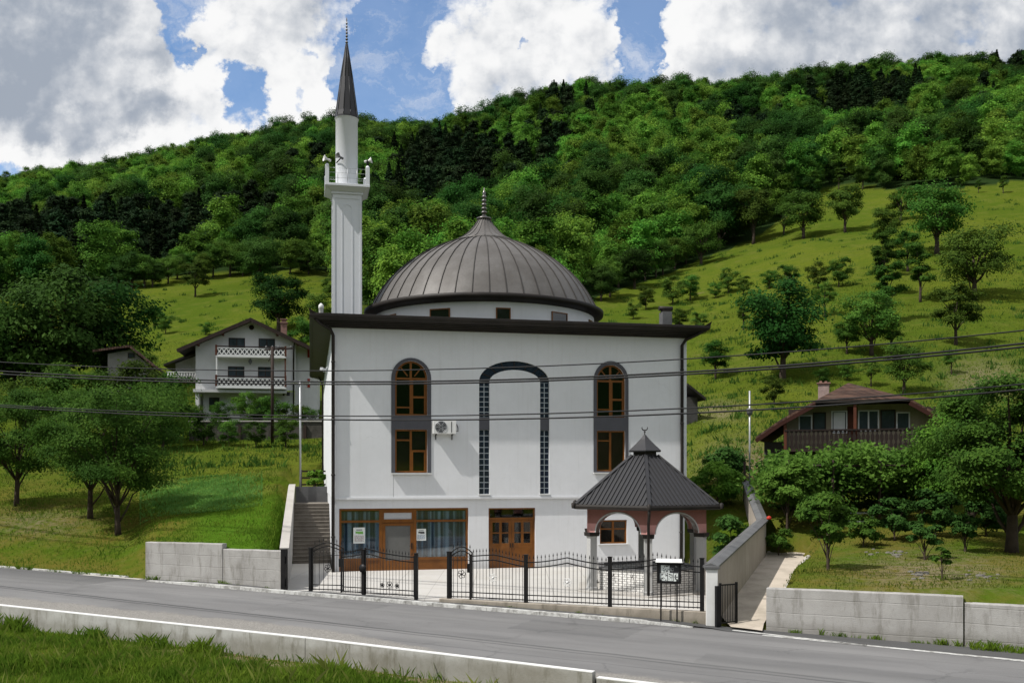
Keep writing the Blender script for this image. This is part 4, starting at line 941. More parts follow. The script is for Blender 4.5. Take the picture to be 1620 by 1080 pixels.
a, b = fx_(602.5)+.067, fx_(657)-.067; dzt = fz(827); m = MB()
m.plate(rect(a, b, z0+.02, dzt), [rect(a+.14, b-.14, fz(886), dzt-.12)], dd-.02, dd+.05); m.box(a+.16, b-.16, dd-.005, dd+.03, z0+.1, fz(886)-.05)
o = m.build('shop_door', MT['wood'], shopo, bevel=.006)
MB().box(a+.14, b-.14, dd+.015, dd+.03, fz(886), dzt-.12).build('door_pane', M('frosted_grey_glass', (.13,.13,.125), .25, 0, (.10,.10,.097), 2, .6, 0), shopo)
m = MB(); m.box(b-.10, b-.05, dd-.05, dd-.02, 1.05, 1.32); m.tube([(b-.08, dd-.05, 1.2), (b-.08, dd-.09, 1.2), (b-.2, dd-.09, 1.2)], .012, 6); m.build('door_handle', MT['black'], shopo)
m = MB(); m.plate(rect(a, b, dzt+.02, z1-.1), [rect(a+.08, b-.08, fz(821), z1-.2)], dd-.015, dd+.045); m.build('transom_frame', MT['wood'], shopo)
MB().box(a+.08, b-.08, dd+.01, dd+.03, fz(821), z1-.2).build('transom_pane', M('whitish_transom_glass', (.42,.43,.45), .2, 0, (.36,.37,.39), 2, .5, 0), shopo)
MB().box(x0-.05, x1+.05, -.16, .13, -.1, z0-.004).build('shop_step', MT['pale'], mq, bevel=.01)
# curtains behind the shop windows
def curtain(a, b, label, seed):
    rr = random.Random(seed); n = int((b-a)/.02); ph = 0; pts = []
    for i in range(n+1):
        ph += rr.uniform(.15, .5); pts.append((a+(b-a)*i/n, .32+.05*math.sin(ph)))
    V = []; zz = [z0+.4, z0+1.2, z1-.15]
    for z in zz: V += [(p[0], p[1]+rr.uniform(-.006, .006), z) for p in pts]
    k = len(pts); Fc = [(q*k+i, q*k+i+1, (q+1)*k+i+1, (q+1)*k+i) for q in range(2) for i in range(k-1)]
    mm, t, bb = newmat('blue_white_striped_curtain'); X, Y, Z = t.xyz(t.new('ShaderNodeTexCoord').outputs['Object'])
    f = t.noise(t.comb(X, 0, 0), 3.3, 1, .5); k3 = t.mix(t.ss(f, .42, .52), (.50,.66,.82), (.05,.10,.15)); k3 = t.mix(t.ss(t.noise(t.comb(X, 3, 0), 7, 1), .52, .62), k3, (.20,.33,.46))
    t.put(bb.inputs['Base Color'], k3); bb.inputs['Roughness'].default_value = .9
    m = MB(); m.add(V, Fc, True); o = m.build('curtain', mm, None, recalc=False); o.location = (MX, MY, 0); o.rotation_euler = (0, 0, TH)
    tag(o, label, 'curtain')
curtain(x0+.1, fx_(602)-.05, 'blue striped curtain hanging behind the shop window left of the glazed door', 2)
curtain(fx_(657)+.06, x1-.1, 'wider blue striped curtain hanging behind the shop window right of the glazed door', 5)
def poster(px0, px1, r0, r1, label, cols, seed):
    a, b, c, d = frect(px0, px1, r0, r1, dd); root = thing('poster', label, 'poster', (*mxy((a+b)/2, dd+.012), (c+d)/2), TH); w_, h_ = (b-a)/2, (d-c)/2
    MB().box(-w_, w_, -.004, 0, -h_, h_).build('sheet', MT['paper'], root); rr = random.Random(seed)
    m = MB(); m.box(-w_*.62, w_*.66, -.0065, -.0045, h_*.25, h_*.52); m.box(-w_*.2, w_*.7, -.0068, -.0048, h_*.18, h_*.30); m.build('picture_block', MT[cols[0]], root)
    for q in range(2):
        m = MB()
        for i in range(4):
            z = -h_*.05-(i*2+q)*h_*.105; x = -w_*.8
            while x < w_*.75:
                l = rr.uniform(.02, .09); m.box(x, min(x+l, w_*.8), -.0065, -.0045, z, z+h_*.05); x += l+.02
        m.build('text_line', MT[cols[1+q]], root)
    m = MB(); m.box(-w_*.5, w_*.5, -.0065, -.0045, h_*.66, h_*.76); m.build('heading', MT['ink'], root)
poster(559, 577.5, 834, 859, 'white sheet with green and red print on the left shop window', ('inkgreen', 'inkred', 'ink'), 1)
poster(659, 674, 836, 854.5, 'smaller white sheet with dark blue print on the right shop window', ('ink', 'inkblue', 'ink'), 2)
# double wooden entrance door
x0, x1, z0, z1 = door; xm = (x0+x1)/2; zt_ = fz(820, 810); dd = .15
m = MB(); m.plate(rect(x0, x1, z0, z1), [rect(x0+.07, x1-.07, z0+.02, zt_-.05), rect(x0+.07, x1-.07, zt_+.05, z1-.07)], dd-.03, dd+.07)
ed = m.build('entrance_door', MT['wood'], mq, bevel=.006)
MB().box(x0+.06, x1-.06, dd+.02, dd+.03, zt_+.04, z1-.06).build('transom_pane', MT['glass'], ed)
zp0, zp1 = fz(859, 810), fz(826, 810)
for a, b in ((x0+.075, xm-.004), (xm+.004, x1-.075)):
    hs = []; w_ = (b-a)
    for i in range(2):
        for j in range(2): hs.append(rect(a+w_*(.13+.43*i), a+w_*(.13+.43*i+.31), zp0+(zp1-zp0)*(.53*j), zp0+(zp1-zp0)*(.53*j+.47)))
    m = MB(); m.plate(rect(a, b, z0+.025, zt_-.055), hs, dd, dd+.05); m.box(a+w_*.12, b-w_*.12, dd-.012, dd-.001, z0+.15, zp0-.15)
    o = m.build('door_leaf', MT['wood'], ed, bevel=.005)
    for h in hs: MB().box(h[0][0], h[1][0], dd+.02, dd+.03, h[0][1], h[2][1]).build('pane', MT['glass'], o)
m = MB()
for q in (-.06, .06): m.box(xm+q-.02, xm+q+.02, dd-.03, dd-.001, 1.05, 1.25)
m.build('door_handle', MT['black'], ed)
MB().box(x0-.2, x1+.25, -.42, .12, -.1, z0-.006).build('door_step', MT['pale'], mq, bevel=.012)
# small window behind the pavilion
a, b, c, d = sw; window(rect(*sw), [(((a+b)/2, c), ((a+b)/2, d), .1), ((a, c+(d-c)*.62), (b, c+(d-c)*.62), .06)], .08)
MB().box(a-.08, b+.08, -.09, -.002, c-.04, c-.002).build('window_sill', MT['white'], mq)
# drum and dome
DX, DY = 8.10, 5.94
DXl, DYl = mloc(-1.43, 49.2); DX, DY = float(DXl), float(DYl)
m = MB(); m.lathe([(5.62, 11.0), (5.62, 12.20)], 72, (DX, DY)); m.build('drum', MT['plaster'], mq)
for k in range(12):
    g = R(-90+10.6+30*k)-TH; r = 5.60; w_ = .5 if k % 2 else .34
    c, s_ = math.cos(g), math.sin(g); P_ = lambda t, rr, z: (DX+c*rr-s_*t, DY+s_*rr+c*t, z)
    m = MB(); zz0, zz1 = 11.28, 11.93
    fr_ = [(-w_, zz0), (w_, zz0), (w_, zz1), (-w_, zz1)]; m.plate(fr_, [[(-w_+.05, zz0+.05), (w_-.05, zz0+.05), (w_-.05, zz1-.05), (-w_+.05, zz1-.05)]], 0, .09)
    m.v = [P_(a, r+.055-b, d_) for a, b, d_ in m.v]; o = m.build('drum_window', MT['wood'], mq)
    m = MB(); m.plate(fr_, [], .03, .04); m.v = [P_(a, r+.055-b, d_) for a, b, d_ in m.v]; m.build('pane', M('dark_pane', (.012,.014,.012), .06, spec=.9, bump=0) if k == 0 else bpy.data.materials['dark_pane'], o)
rim = [(5.63, 12.20), (5.95, 12.30), (6.08, 12.34), (6.10, 12.52), (6.02, 12.56), (5.76, 12.60)]
m = MB(); m.lathe(rim, 96, (DX, DY)); m.build('dome_rim', MT['eave'], mq)
prof = [(5.80, 12.60), (5.60, 13.0), (5.30, 13.5), (4.93, 14.0), (4.45, 14.5), (3.85, 15.0), (3.15, 15.45), (2.35, 15.86), (1.70, 16.10), (1.50, 16.17)]
cap = [(1.56, 16.15), (1.57, 16.21), (1.30, 16.33), (1.0, 16.53), (.74, 16.77), (.52, 17.03), (.34, 17.30), (.30, 17.36)]
m = MB(); m.lathe(prof, 96, (DX, DY))
NR = 46
dome = m.build('dome', MT['dome'], mq); m = MB()
for k in range(NR):                                        # standing seams
    g = 2*math.pi*(k+.5)/NR; c, s_ = math.cos(g), math.sin(g)
    for (r0, z0_), (r1, z1_) in zip(prof[:-1], prof[1:]):
        m.bar((DX+c*r0, DY+s_*r0, z0_), (DX+c*r1, DY+s_*r1, z1_), .028, .08, (c, s_, .6))
m.build('standing_seam', M('dark_dome_seam', (.055,.05,.046), .6, .1, None, 2, .4, 0), dome)
m = MB(); m.lathe(cap, 64, (DX, DY))
for k in range(20):
    g = 2*math.pi*(k+.5)/20; c, s_ = math.cos(g), math.sin(g)
    for (r0, z0_), (r1, z1_) in zip(cap[1:-1], cap[2:]): m.bar((DX+c*r0, DY+s_*r0, z0_), (DX+c*r1, DY+s_*r1, z1_), .03, .06, (c, s_, .8))
m.build('dome_cap', MT['dome'], mq)
fp = [(.30, 17.36), (.40, 17.40), (.38, 17.45), (.15, 17.52), (.09, 17.62)]; z = 17.64
for q in range(5):
    r = .155-.010*q; fp += [(.055, z)]+[(r*math.sin(math.pi*i/8)+.035*(abs(i-4)/4), z+.01+.19*i/8) for i in range(1, 8)]; z += .20
fp += [(.05, z), (.10, z+.08), (.07, z+.16), (.025, z+.24), (.01, z+.38), (.001, z+.39)]
m = MB(); m.lathe(fp, 20, (DX, DY)); m.build('dome_finial', MT['finial'], mq)
# chimney of the mosque
cxm = fac(1053, 500, 4.0)[0]; m = MB(); m.box(cxm-.26, cxm+.26, 3.75, 4.25, 11.1, 12.62); o = m.build('chimney', MT['cope'], mq, bevel=.01)
m = MB(); m.box(cxm-.2, cxm+.2, 3.8, 4.2, 12.62, 12.72); m.tube([(cxm-.36, 4, 12.82), (cxm+.36, 4, 12.82)], .12, 12); m.build('chimney_cap', MT['eave'], o)
xv = fac(508, 490, 1.2)[0]; m = MB(); m.lathe([(.10, 11.2), (.10, 11.75), (.12, 11.77), (.11, 11.9), (.04, 11.98), (.001, 12.0)], 12, (xv, 1.2)); m.build('roof_vent', MT['white'], mq)
# air conditioner
ac = thing('air_conditioner', 'white outdoor air conditioner unit on brackets beside the left arched window', 'air conditioner', (0, 0, 0), 0)
a, b, c, d = frect(685, 722, 664.5, 686, UD-.3); ac.location = (*mxy((a+b)/2, UD-.30), c); ac.rotation_euler = (0, 0, TH); hw, hh = (b-a)/2, d-c
MB().box(-hw, hw, -.02, .26, 0, hh).build('casing', MT['white'], ac, bevel=.02)
m = MB(); m.lathe([(.27, -.035), (.27, -.021), (.245, -.021), (.245, -.035)], 28, closed=True)
for r in (.2, .14, .08): m.lathe([(r, -.034), (r+.012, -.034), (r+.012, -.026), (r, -.026)], 24, closed=True)
for k in range(6): g = k*math.pi/3; m.bar((.03*math.cos(g), .03*math.sin(g), -.03), (.25*math.cos(g), .25*math.sin(g), -.03), .02, .008)
m.v = [(x_-hw*.32, z_-.0, y_+hh*.5) for x_, y_, z_ in m.v]; m.build('fan_grille', MT['greypole'], ac)
m = MB(); m.lathe([(.001, -.0225), (.26, -.0225), (.26, -.021), (.001, -.021)], 28); m.v = [(x_-hw*.32, z_, y_+hh*.5) for x_, y_, z_ in m.v]; m.build('fan_opening', MT['ink'], ac)
MB().box(hw*.55, hw*.62, -.024, -.02, .06, hh-.06).build('side_slot', MT['ink'], ac)
m = MB()
for q in (-hw*.7, hw*.7): m.box(q-.02, q+.02, 0, .3, -.05, -.001); m.box(q-.02, q+.02, .26, .3, -.25, -.05)
m.tube([(hw-.02, .1, .15), (hw+.09, .12, .12), (hw+.1, .2, .3), (hw+.05, .3, .45)], .02, 6); m.build('bracket', MT['ink'], ac)
# cctv / lamp under the left eave
m = MB(); m.box(-.07, .07, -.25, .12, -.06, .06); m.bar((0, .1, .02), (0, .3, .25), .03, .03)
o = m.build('wall_camera', MT['greypole']); o.location = (*mxy(-.35, 3), 9.2); o.rotation_euler = (R(-10), 0, TH+R(-30)); tag(o, 'small grey wall camera under the left eave of the mosque', 'camera')

# ---------------------------------------------------------------- minaret
Ym = 46.5; mp = at(548.5, 500, Ym); mn = thing('minaret', 'tall white minaret with grey cone roof and loudspeakers on its balcony', 'minaret', (mp[0], mp[1], 0), TH)
zm = lambda row: EYE+(745-row)/FP*Ym
def sq(m, h, z0, z1, h2=None): h2 = h2 or h; return m.add([(-h,-h,z0),(h,-h,z0),(h,h,z0),(-h,h,z0),(-h2,-h2,z1),(h2,-h2,z1),(h2,h2,z1),(-h2,h2,z1)], [(0,3,2,1),(4,5,6,7),(0,1,5,4),(1,2,6,5),(2,3,7,6),(3,0,4,7)])
hb = .70; zt = zm(314)
m = MB(); sq(m, hb-.022, 3.0, zt, hb-.022)
for a in range(4):                                         # raised frames and a shallow arch on each face
    c, s_ = math.cos(a*math.pi/2), math.sin(a*math.pi/2); mm = MB(); y = -hb+.024
    mm.plate(rect(-hb, hb, 10.9, zt-.001), [rect(-hb+.12, hb-.12, 11.3, zt-.2)], y-.024, y)
    mm.plate(arch(-.27, .27, 11.7, zt-.72, zt-.45), [arch(-.22, .22, 11.75, zt-.74, zt-.5)], y-.018, y+.001)
    m.add([(c*x_-s_*y_, s_*x_+c*y_, z_) for x_, y_, z_ in mm.v], mm.f)
m.build('shaft', MT['minaret'], mn)
m = MB(); sq(m, hb+.05, zt+.002, zt+.1); sq(m, hb+.02, zt+.1, zt+.30, 1.02); sq(m, 1.05, zt+.302, zt+.42); m.build('balcony', MT['minaret'], mn, bevel=.01)
zf = zt+.42; m = MB()
for i in (-1, 1):
    for j in (-1, 1): sq_ = .09; m.box(i*.95-sq_, i*.95+sq_, j*.95-sq_, j*.95+sq_, zf+.001, zf+.82); m.lathe([(.10, zf+.82), (.07, zf+.9), (.001, zf+.94)], 8, (i*.95, j*.95))
m.build('balcony_post', MT['minaret'], mn)
m = MB()
for z in (.28, .52, .74):
    for i in (-1, 1): m.tube([(-.86, i*.95, zf+z), (.86, i*.95, zf+z)], .009, 6); m.tube([(i*.95, -.86, zf+z), (i*.95, .86, zf+z)], .014, 6)
for q in (-.45, 0, .45):
    for i in (-1, 1): m.tube([(q, i*.95, zf), (q, i*.95, zf+.74)], .012, 6); m.tube([(i*.95, q, zf), (i*.95, q, zf+.74)], .012, 6)
m.build('balcony_railing', MT['greypole'], mn)
zc = zm(190); m = MB(); m.lathe([(.53, zf), (.53, zc-.05), (.56, zc-.02), (.58, zc+.02)], 40); m.build('upper_tower', MT['minaret'], mn)
za_ = zm(70); m = MB(); m.lathe([(.50, zc+.0), (.57, zc+.03), (.565, zc+.12), (.52, zc+.35), (.30, zc+2.0), (.045, za_)], 10, smooth=False)
for k in range(10):
    g = 2*math.pi*k/10
    for (r0, z0_), (r1, z1_) in zip([(.565, zc+.12), (.52, zc+.35), (.30, zc+2.0)], [(.52, zc+.35), (.30, zc+2.0), (.045, za_)]): m.tube([(r0*math.cos(g), r0*math.sin(g), z0_), (r1*math.cos(g), r1*math.sin(g), z1_)], .018, 5)
m.build('cone_roof', MT['roofmetal'], mn)
fp = [(.05, za_-.05)]; z = za_; zend = zm(27)
nb = 7; st = (zend-za_-.25)/nb
for q in range(nb):
    r = .072-.004*q; fp += [(.02, z)]+[(max(.02, r*math.sin(math.pi*i/6)), z+st*i/6) for i in range(1, 6)]; z += st
fp += [(.018, z), (.03, z+.08), (.004, zend)]
m = MB(); m.lathe(fp, 12); m.build('spire_finial', MT['finial'], mn)
def horn(x, y, z, ang, mat='white'):
    m = MB(); m.lathe([(.001, -.22), (.08, -.22), (.08, -.05), (.05, -.02), (.09, .1), (.2, .26), (.215, .27), (.19, .26), (.06, .06), (.001, .05)], 16)
    o = m.build('loudspeaker', MT[mat], mn); o.scale = (.72,)*3; o.location = (x, y, z); o.rotation_euler = (R(78), 0, ang)
horn(-.92, -.95, zf+1.10, R(-70)); horn(.95, -.92, zf+1.16, R(75)); horn(-.32, -.72, zm(257), R(-50), 'cope')
MB().tube([(-.5, -.3, zm(262)), (-.32, -.62, zm(258))], .03, 6).build('speaker_bracket', MT['black'], mn); MB().box(.9, 1.0, -.97, -.87, zf+.9, zf+1.2).build('speaker_bracket', MT['black'], mn); MB().box(-.98, -.9, -.99, -.91, zf+.9, zf+1.0).build('speaker_bracket', MT['black'], mn)

# ---------------------------------------------------------------- ablution pavilion
Yk = 36.0; kp = at(1020, 900, Yk); kk = thing('pavilion', 'hexagonal ablution pavilion with grey ribbed roof and pink arches', 'pavilion', (kp[0], kp[1], .12), 0)
A0 = R(-90-5); RC = 2.28; HEX = [A0+k*math.pi/3 for k in range(6)]; KZ = .12
pt = lambda r, g, z=0: Vector((r*math.cos(g), r*math.sin(g), z))
zs_, ze = 2.16, 3.14                                       # springing and eave (above the floor)
for g in HEX:
    m = MB(); V = []
    c = pt(RC, g)
    m.lathe([(.23, .0), (.23, .14), (.20, .17), (.195, zs_-.2), (.22, zs_-.14)], 4, (c.x, c.y), False, g+math.pi/4); o = m.build('column', MT['column'], kk, bevel=.008)
    m = MB(); m.lathe([(.001, zs_-.14), (.28, zs_-.14), (.30, zs_-.02), (.30, zs_), (.001, zs_)], 4, (c.x, c.y), False, g+math.pi/4); m.build('capital', MT['eave'], o)
for k in range(6):                                        # spandrels with arched openings
    p, q = pt(RC, HEX[k]), pt(RC, HEX[(k+1) % 6]); L = (q-p).length; ax = (q-p)/L; nr = Vector((ax.y, -ax.x, 0))
    ar = [(.24+(L-.48)*(.5-.5*math.cos(math.pi*i/20)), zs_+.005+.72*math.sin(math.pi*i/20)) for i in range(21)]
    out = [(-.12, zs_+.001), (-.12, ze), (L+.12, ze), (L+.12, zs_+.001)]+[ar[20-i] for i in range(21)]
    m = MB(); m.plate(out[:], [], -.13, .13); m.v = [tuple(p+ax*a-nr*b+Vector((0, 0, c))) for a, b, c in m.v]; o = m.build('arch_wall', MT['pink'], kk)
    pb = [(-.121, zs_+.002), (.24, zs_+.003), (.245, zs_+.14), (.262, zs_+.24), (.285, zs_+.33), (-.121, zs_+.33)]
    for q2 in (pb, [(L-a, c) for a, c in pb[::-1]]):
        m = MB(); m.plate(q2, [], -.134, .134); m.v = [tuple(p+ax*a-nr*b+Vector((0, 0, c))) for a, b, c in m.v]; m.build('pale_band', MT['pinkpale'], o)
    m = MB(); ri = [(L/2+(a-L/2)*1.0, c) for a, c in ar]; ro = [(L/2+(a-L/2)*1.045, zs_+(c-zs_)*1.06+.004) for a, c in ar]
    m.plate(ri+ro[::-1], [], -.142, .142); m.v = [tuple(p+ax*a-nr*b+Vector((0, 0, c))) for a, b, c in m.v]; m.build('arch_trim', MT['column'], o)
# roof
RE = 2.93; ap = 4.95; rr_ = .55; ez = ze-.02
m = MB(); Vr = [pt(RE, g, ez+.06) for g in HEX]+[pt(rr_, g, ap) for g in HEX]
m.add(Vr, [(k, (k+1) % 6, 6+(k+1) % 6, 6+k) for k in range(6)])
for k in range(6):
    a, b = Vr[k], Vr[(k+1) % 6]; c, d_ = Vr[6+k], Vr[6+(k+1) % 6]; n_ = (b-a).cross(c-a).normalized()
    nrib = 17
    mid = (a+b)/2; up_ = ((c+d_)/2-mid); half = (b-a).length/2; htop = (d_-c).length/2
    for i in range(nrib):
        t = (i+.5)/nrib*2-1; p = mid+(b-a).normalized()*half*t
        f = 1.0 if abs(t)*half <= htop else (1-abs(t))*half/(half-htop)
        q = p+up_*f
        m.bar(p+n_*.018, q+n_*.018, .045, .04, n_)
    m.bar(a+n_*.03, c+n_*.03, .12, .06, n_)
m.build('roof', MT['roofmetal'], kk)
m = MB(); e2 = [(RE+.0, .06), (RE+.08, .07), (RE+.11, .0), (RE+.10, -.09), (RE+.02, -.11), (RE-.05, -.06)]
V = [pt(r_, g, ez+z_) for g in HEX for r_, z_ in e2]; k_ = len(e2); m.add(V, [(h*k_+i, ((h+1) % 6)*k_+i, ((h+1) % 6)*k_+(i+1) % k_, h*k_+(i+1) % k_) for h in range(6) for i in range(k_)])
for g in HEX:
    c = pt(RE+.12, g, ez); m.lathe([(.06, -.08+ez), (.075, .1+ez), (.001, .14+ez)], 8, (c.x, c.y))
m.build('eave_gutter', MT['eave'], kk)
m = MB(); m.add([pt(RE-.04, g, ez-.05) for g in HEX]+[pt(RC-.3, g, ez-.02) for g in HEX], [(k, (k+1) % 6, 6+(k+1) % 6, 6+k) for k in range(6)]+[(6,7,8,9,10,11)]); m.build('soffit', MT['eave'], kk, recalc=False)
m = MB(); m.lathe([(.48, ap-.1), (.48, ap+.17)], 6, (0, 0), False, A0); m.build('lantern', MT['eave'], kk)
m = MB(); m.lathe([(.001, ap+.15), (.66, ap+.15), (.68, ap+.20), (.42, ap+.42), (.2, ap+.62), (.05, ap+.79), (.001, ap+.80)], 6, (0, 0), False, A0); m.build('upper_roof', MT['roofmetal'], kk)
m = MB(); m.tube([(0, 0, ap+.75), (0, 0, ap+.95)], .018, 8); m.lathe([(.001, ap+.86), (.045, ap+.9), (.001, ap+.94)], 10)
m.tube([(.105*math.cos(q), 0, ap+1.05+.09*math.sin(q)) for q in np.linspace(R(150), R(390), 12)], [.006]+[.010+.013*math.sin(math.pi*i/11) for i in range(1, 11)]+[.006], 8); m.build('crescent', MT['eave'], kk)
c = pt(RE+.06, HEX[0], 0); m = MB(); cc = pt(RC+.28, HEX[0])
m.tube([(c.x, c.y, ez-.05), (c.x, c.y, ez-.3), (cc.x, cc.y, ez-.55), (cc.x, cc.y, .05)], .05, 8); m.build('downpipe', MT['eave'], kk)
MB().lathe([(.001, -.1), (2.85, -.1), (2.85, .05), (.001, .05)], 6, (0, 0), False, A0).build('floor_slab', MT['pale'], kk)
# tiled basin wall
me_v = []; me_f = []; uv = []; RB = 1.95
m = MB(); bw = []
for k in range(6):
    for g in (HEX[k], HEX[(k+1) % 6]):
        for r_ in (RB, RB-.16):
            for z_ in (.05, .80): m.v.append(tuple(pt(r_, g, z_)))
    b = k*8; m.f += [(b, b+4, b+5, b+1), (b+2, b+3, b+7, b+6), (b+1, b+5, b+7, b+3)]; m.sm += [False]*3
o = m.build('basin_wall', MT['tilewall'], kk)
uvl = o.data.uv_layers.new(name='UVMap')
for poly in o.data.polygons:
    for li in poly.loop_indices:
        v = o.data.vertices[o.data.loops[li].vertex_index].co; k = poly.index//3
        p, q = pt(RB, HEX[k]), pt(RB, HEX[(k+1) % 6]); ax = (q-p).normalized()
        uvl.data[li].uv = ((Vector((v.x, v.y, 0))-p).dot(ax)+k*2.0, v.z+(0 if poly.index % 3 < 2 else (Vector((v.x, v.y)).length-RB)*3))
m = MB(); V = [pt(r_, g, z_) for g in HEX for r_, z_ in ((RB+.05, .802), (RB-.2, .802), (RB-.2, .86), (RB+.05, .86))]
m.add(V, [(h*4+i, ((h+1) % 6)*4+i, ((h+1) % 6)*4+(i+1) % 4, h*4+(i+1) % 4) for h in range(6) for i in range(4)]); m.build('basin_top', MT['cope'], kk)
MB().lathe([(.001, .6), (RB-.17, .6)], 6, (0, 0), False, A0).build('basin_floor', MT['cope'], kk)
m = MB()
for k in range(6):
    for t in (.3, .7):
        p = pt(RB, HEX[k]).lerp(pt(RB, HEX[(k+1) % 6]), t); d_ = pt(1, HEX[k]+math.pi/6)
        m.tube([p+Vector((0,0,.6)), p+d_*.1+Vector((0,0,.6)), p+d_*.13+Vector((0,0,.54))], .014, 6); m.box(p.x-.02, p.x+.02, p.y-.02, p.y+.02, .63, .67)
m.build('tap', MT['finial'], kk)

# ---------------------------------------------------------------- houses
def simple_window(x0, x1, z0, z1, root, y, wood='darkwood', split=True, gl='glass', proud=.03):
    m = MB(); m.plate(rect(x0, x1, z0, z1), [rect(x0+.07, x1-.07, z0+.07, z1-.07)], y-proud, y+.03)
    if split: m.box((x0+x1)/2-.04, (x0+x1)/2+.04, y-proud+.003, y+.02, z0+.07, z1-.07)
    o = m.build('window', MT[wood], root); MB().box(x0+.06, x1-.06, y+.006, y+.012, z0+.06, z1-.06).build('pane', MT['housepane'], o); return o
MT['housepane'] = M('house_window_pane', (.05,.065,.085), .08, 0, (.02,.024,.03), .8, .8, 0, spec=.8)
def roofslab(m, A, B, C, D, th=.18):
    """slab on quad A,B (eave), C,D (ridge), thickened downward"""
    A, B, C, D = map(Vector, (A, B, C, D)); dn = Vector((0, 0, -th)); q = [A, B, C, D]+[p+dn for p in (A, B, C, D)]
    m.add(q, [(0,1,2,3), (7,6,5,4), (0,4,5,1), (1,5,6,2), (2,6,7,3), (3,7,4,0)])
# left three-storey house
Yh = 85.0; sc_ = Yh/FP; hx = lambda p: (p-398)*sc_; hz = lambda r_: EYE+(745-r_)*sc_
hp = at(398, 660, Yh); hL = thing('house', 'white three storey house with two white lattice balconies on the left slope', 'house', (hp[0], hp[1], 0), R(10))
xl, xr = hx(313), hx(466); zb = 7.6; zg1 = hz(617); DPT = 10
pk = (hx(398), hz(505)); sl = (hz(505)-hz(556))/(hx(398)-hx(288))
zl = lambda x: pk[1]-abs(x-pk[0])*sl
m = MB(); m.plate([(xl, zg1), (xr, zg1), (xr, zl(xr)-.25), (pk[0], pk[1]-.25), (xl, zl(xl)-.25)], [], 0, .3); m.plate([(hx(462), zb), (hx(500), zb), (hx(500), zl(hx(500))-.25), (hx(466), zl(hx(466))-.25)], [], .8, 1.1)
m.box(xl, xl+.3, .3, DPT, zb, zl(xl)-.25); m.box(hx(497), hx(500), 1.1, DPT, zb, zl(hx(500))-.3); m.plate([(xl+.5, zb), (hx(462), zb), (hx(462), zg1-.01), (xl+.5, zg1-.01)], [], 1.0, 1.3); m.build('wall', MT['plaster_old'], hL)
m = MB(); m.box(xl-.1, hx(452), -.75, 1.2, zg1-.28, zg1-.02); m.build('floor_slab', MT['plaster_old'], hL)
MB().box(xl+.02, xl+.3, -.2, .1, zb, zg1-.29).build('porch_pillar', MT['white'], hL); MB().box(hx(390), hx(393), -.5, -.3, zb, zg1-.29).build('porch_pillar', MT['white'], hL)
m = MB(); er = hx(512); el = hx(288)
roofslab(m, (el, -1.0, zl(el)), (pk[0], -1.0, pk[1]), (pk[0], DPT+.6, pk[1]), (el, DPT+.6, zl(el)), .2); roofslab(m, (pk[0]+.001, -1.0, pk[1]), (er, -1.0, zl(er)), (er, DPT+.6, zl(er)), (pk[0]+.001, DPT+.6, pk[1]), .2)
rf = m.build('roof', MT['eave'], hL)
m = MB(); roofslab(m, (hx(258), 2.2, hz(574)), (hx(312), 2.2, hz(551)), (hx(312), DPT, hz(551)), (hx(258), DPT, hz(574)), .18); m.build('lean_to_roof', MT['eave'], hL)
m = MB(); m.plate([(hx(273), hz(600)), (xl-.01, hz(600)), (xl-.01, hz(555)), (hx(273), hz(570))], [], 3.4, 3.6); m.build('lean_to_wall', MT['plaster_old'], hL)
m = MB(); m.box(hx(262), xl-.02, 2.3, 2.38, hz(600), hz(599)); m.box(hx(262), xl-.02, 2.3, 2.38, hz(587), hz(585.5))
for i in range(12): q = hx(263)+i*(xl-hx(263))/12; m.tube([(q, 2.34, hz(600)), (q+.1, 2.34, hz(586))], .025, 5); m.tube([(q+.2, 2.34, hz(600)), (q+.1, 2.34, hz(586))], .025, 5)
m.build('terrace_railing', MT['white'], hL)
MB().box(hx(262), xl-.02, 2.2, 3.4, hz(603), hz(600)).build('terrace_slab', MT['redwood'], hL)
m = MB(); t_ = .2
for sgn, e in ((-1, el), (1, er)):
    m.bar((pk[0], -1.02, pk[1]-.2), (e, -1.02, zl(e)-.2), .06, .30)
m.build('bargeboard', MT['darkwood'], rf)
m = MB()
for x_ in (hx(318), hx(355), hx(438), hx(470)): m.box(x_-.08, x_+.08, -.95, 0, zl(x_)-.42, zl(x_)-.24)
m.build('rafter_end', MT['redwood'], rf)
xc = hx(443); m = MB(); m.lathe([(.40, zl(xc)-.5), (.38, hz(500)), (.5, hz(498.5)), (.5, hz(496.5)), (.3, hz(496)), (.3, hz(493)), (.46, hz(492.5)), (.46, hz(491))], 4, (xc, 4.5), False, R(45)); m.build('chimney', MT['brickchim'], rf)
for px0, px1, r0, r1 in ((363, 388, 535, 552), (409, 434, 535, 552), (362, 387, 580, 597), (408, 431, 580, 597)): simple_window(hx(px0), hx(px1), hz(r1+4), hz(r0), hL, -.01)
for px0, px1, r0, r1 in ((331, 347, 628, 650), (374, 386, 628, 648), (400, 425, 628, 660)): simple_window(hx(px0), hx(px1), hz(r1), hz(r0), hL, .99)
for px0, px1, r0, r1 in ((446, 449, 619, 625), (452, 457, 619, 625)): simple_window(hx(px0), hx(px1), hz(r1), hz(r0), hL, .0, split=False)
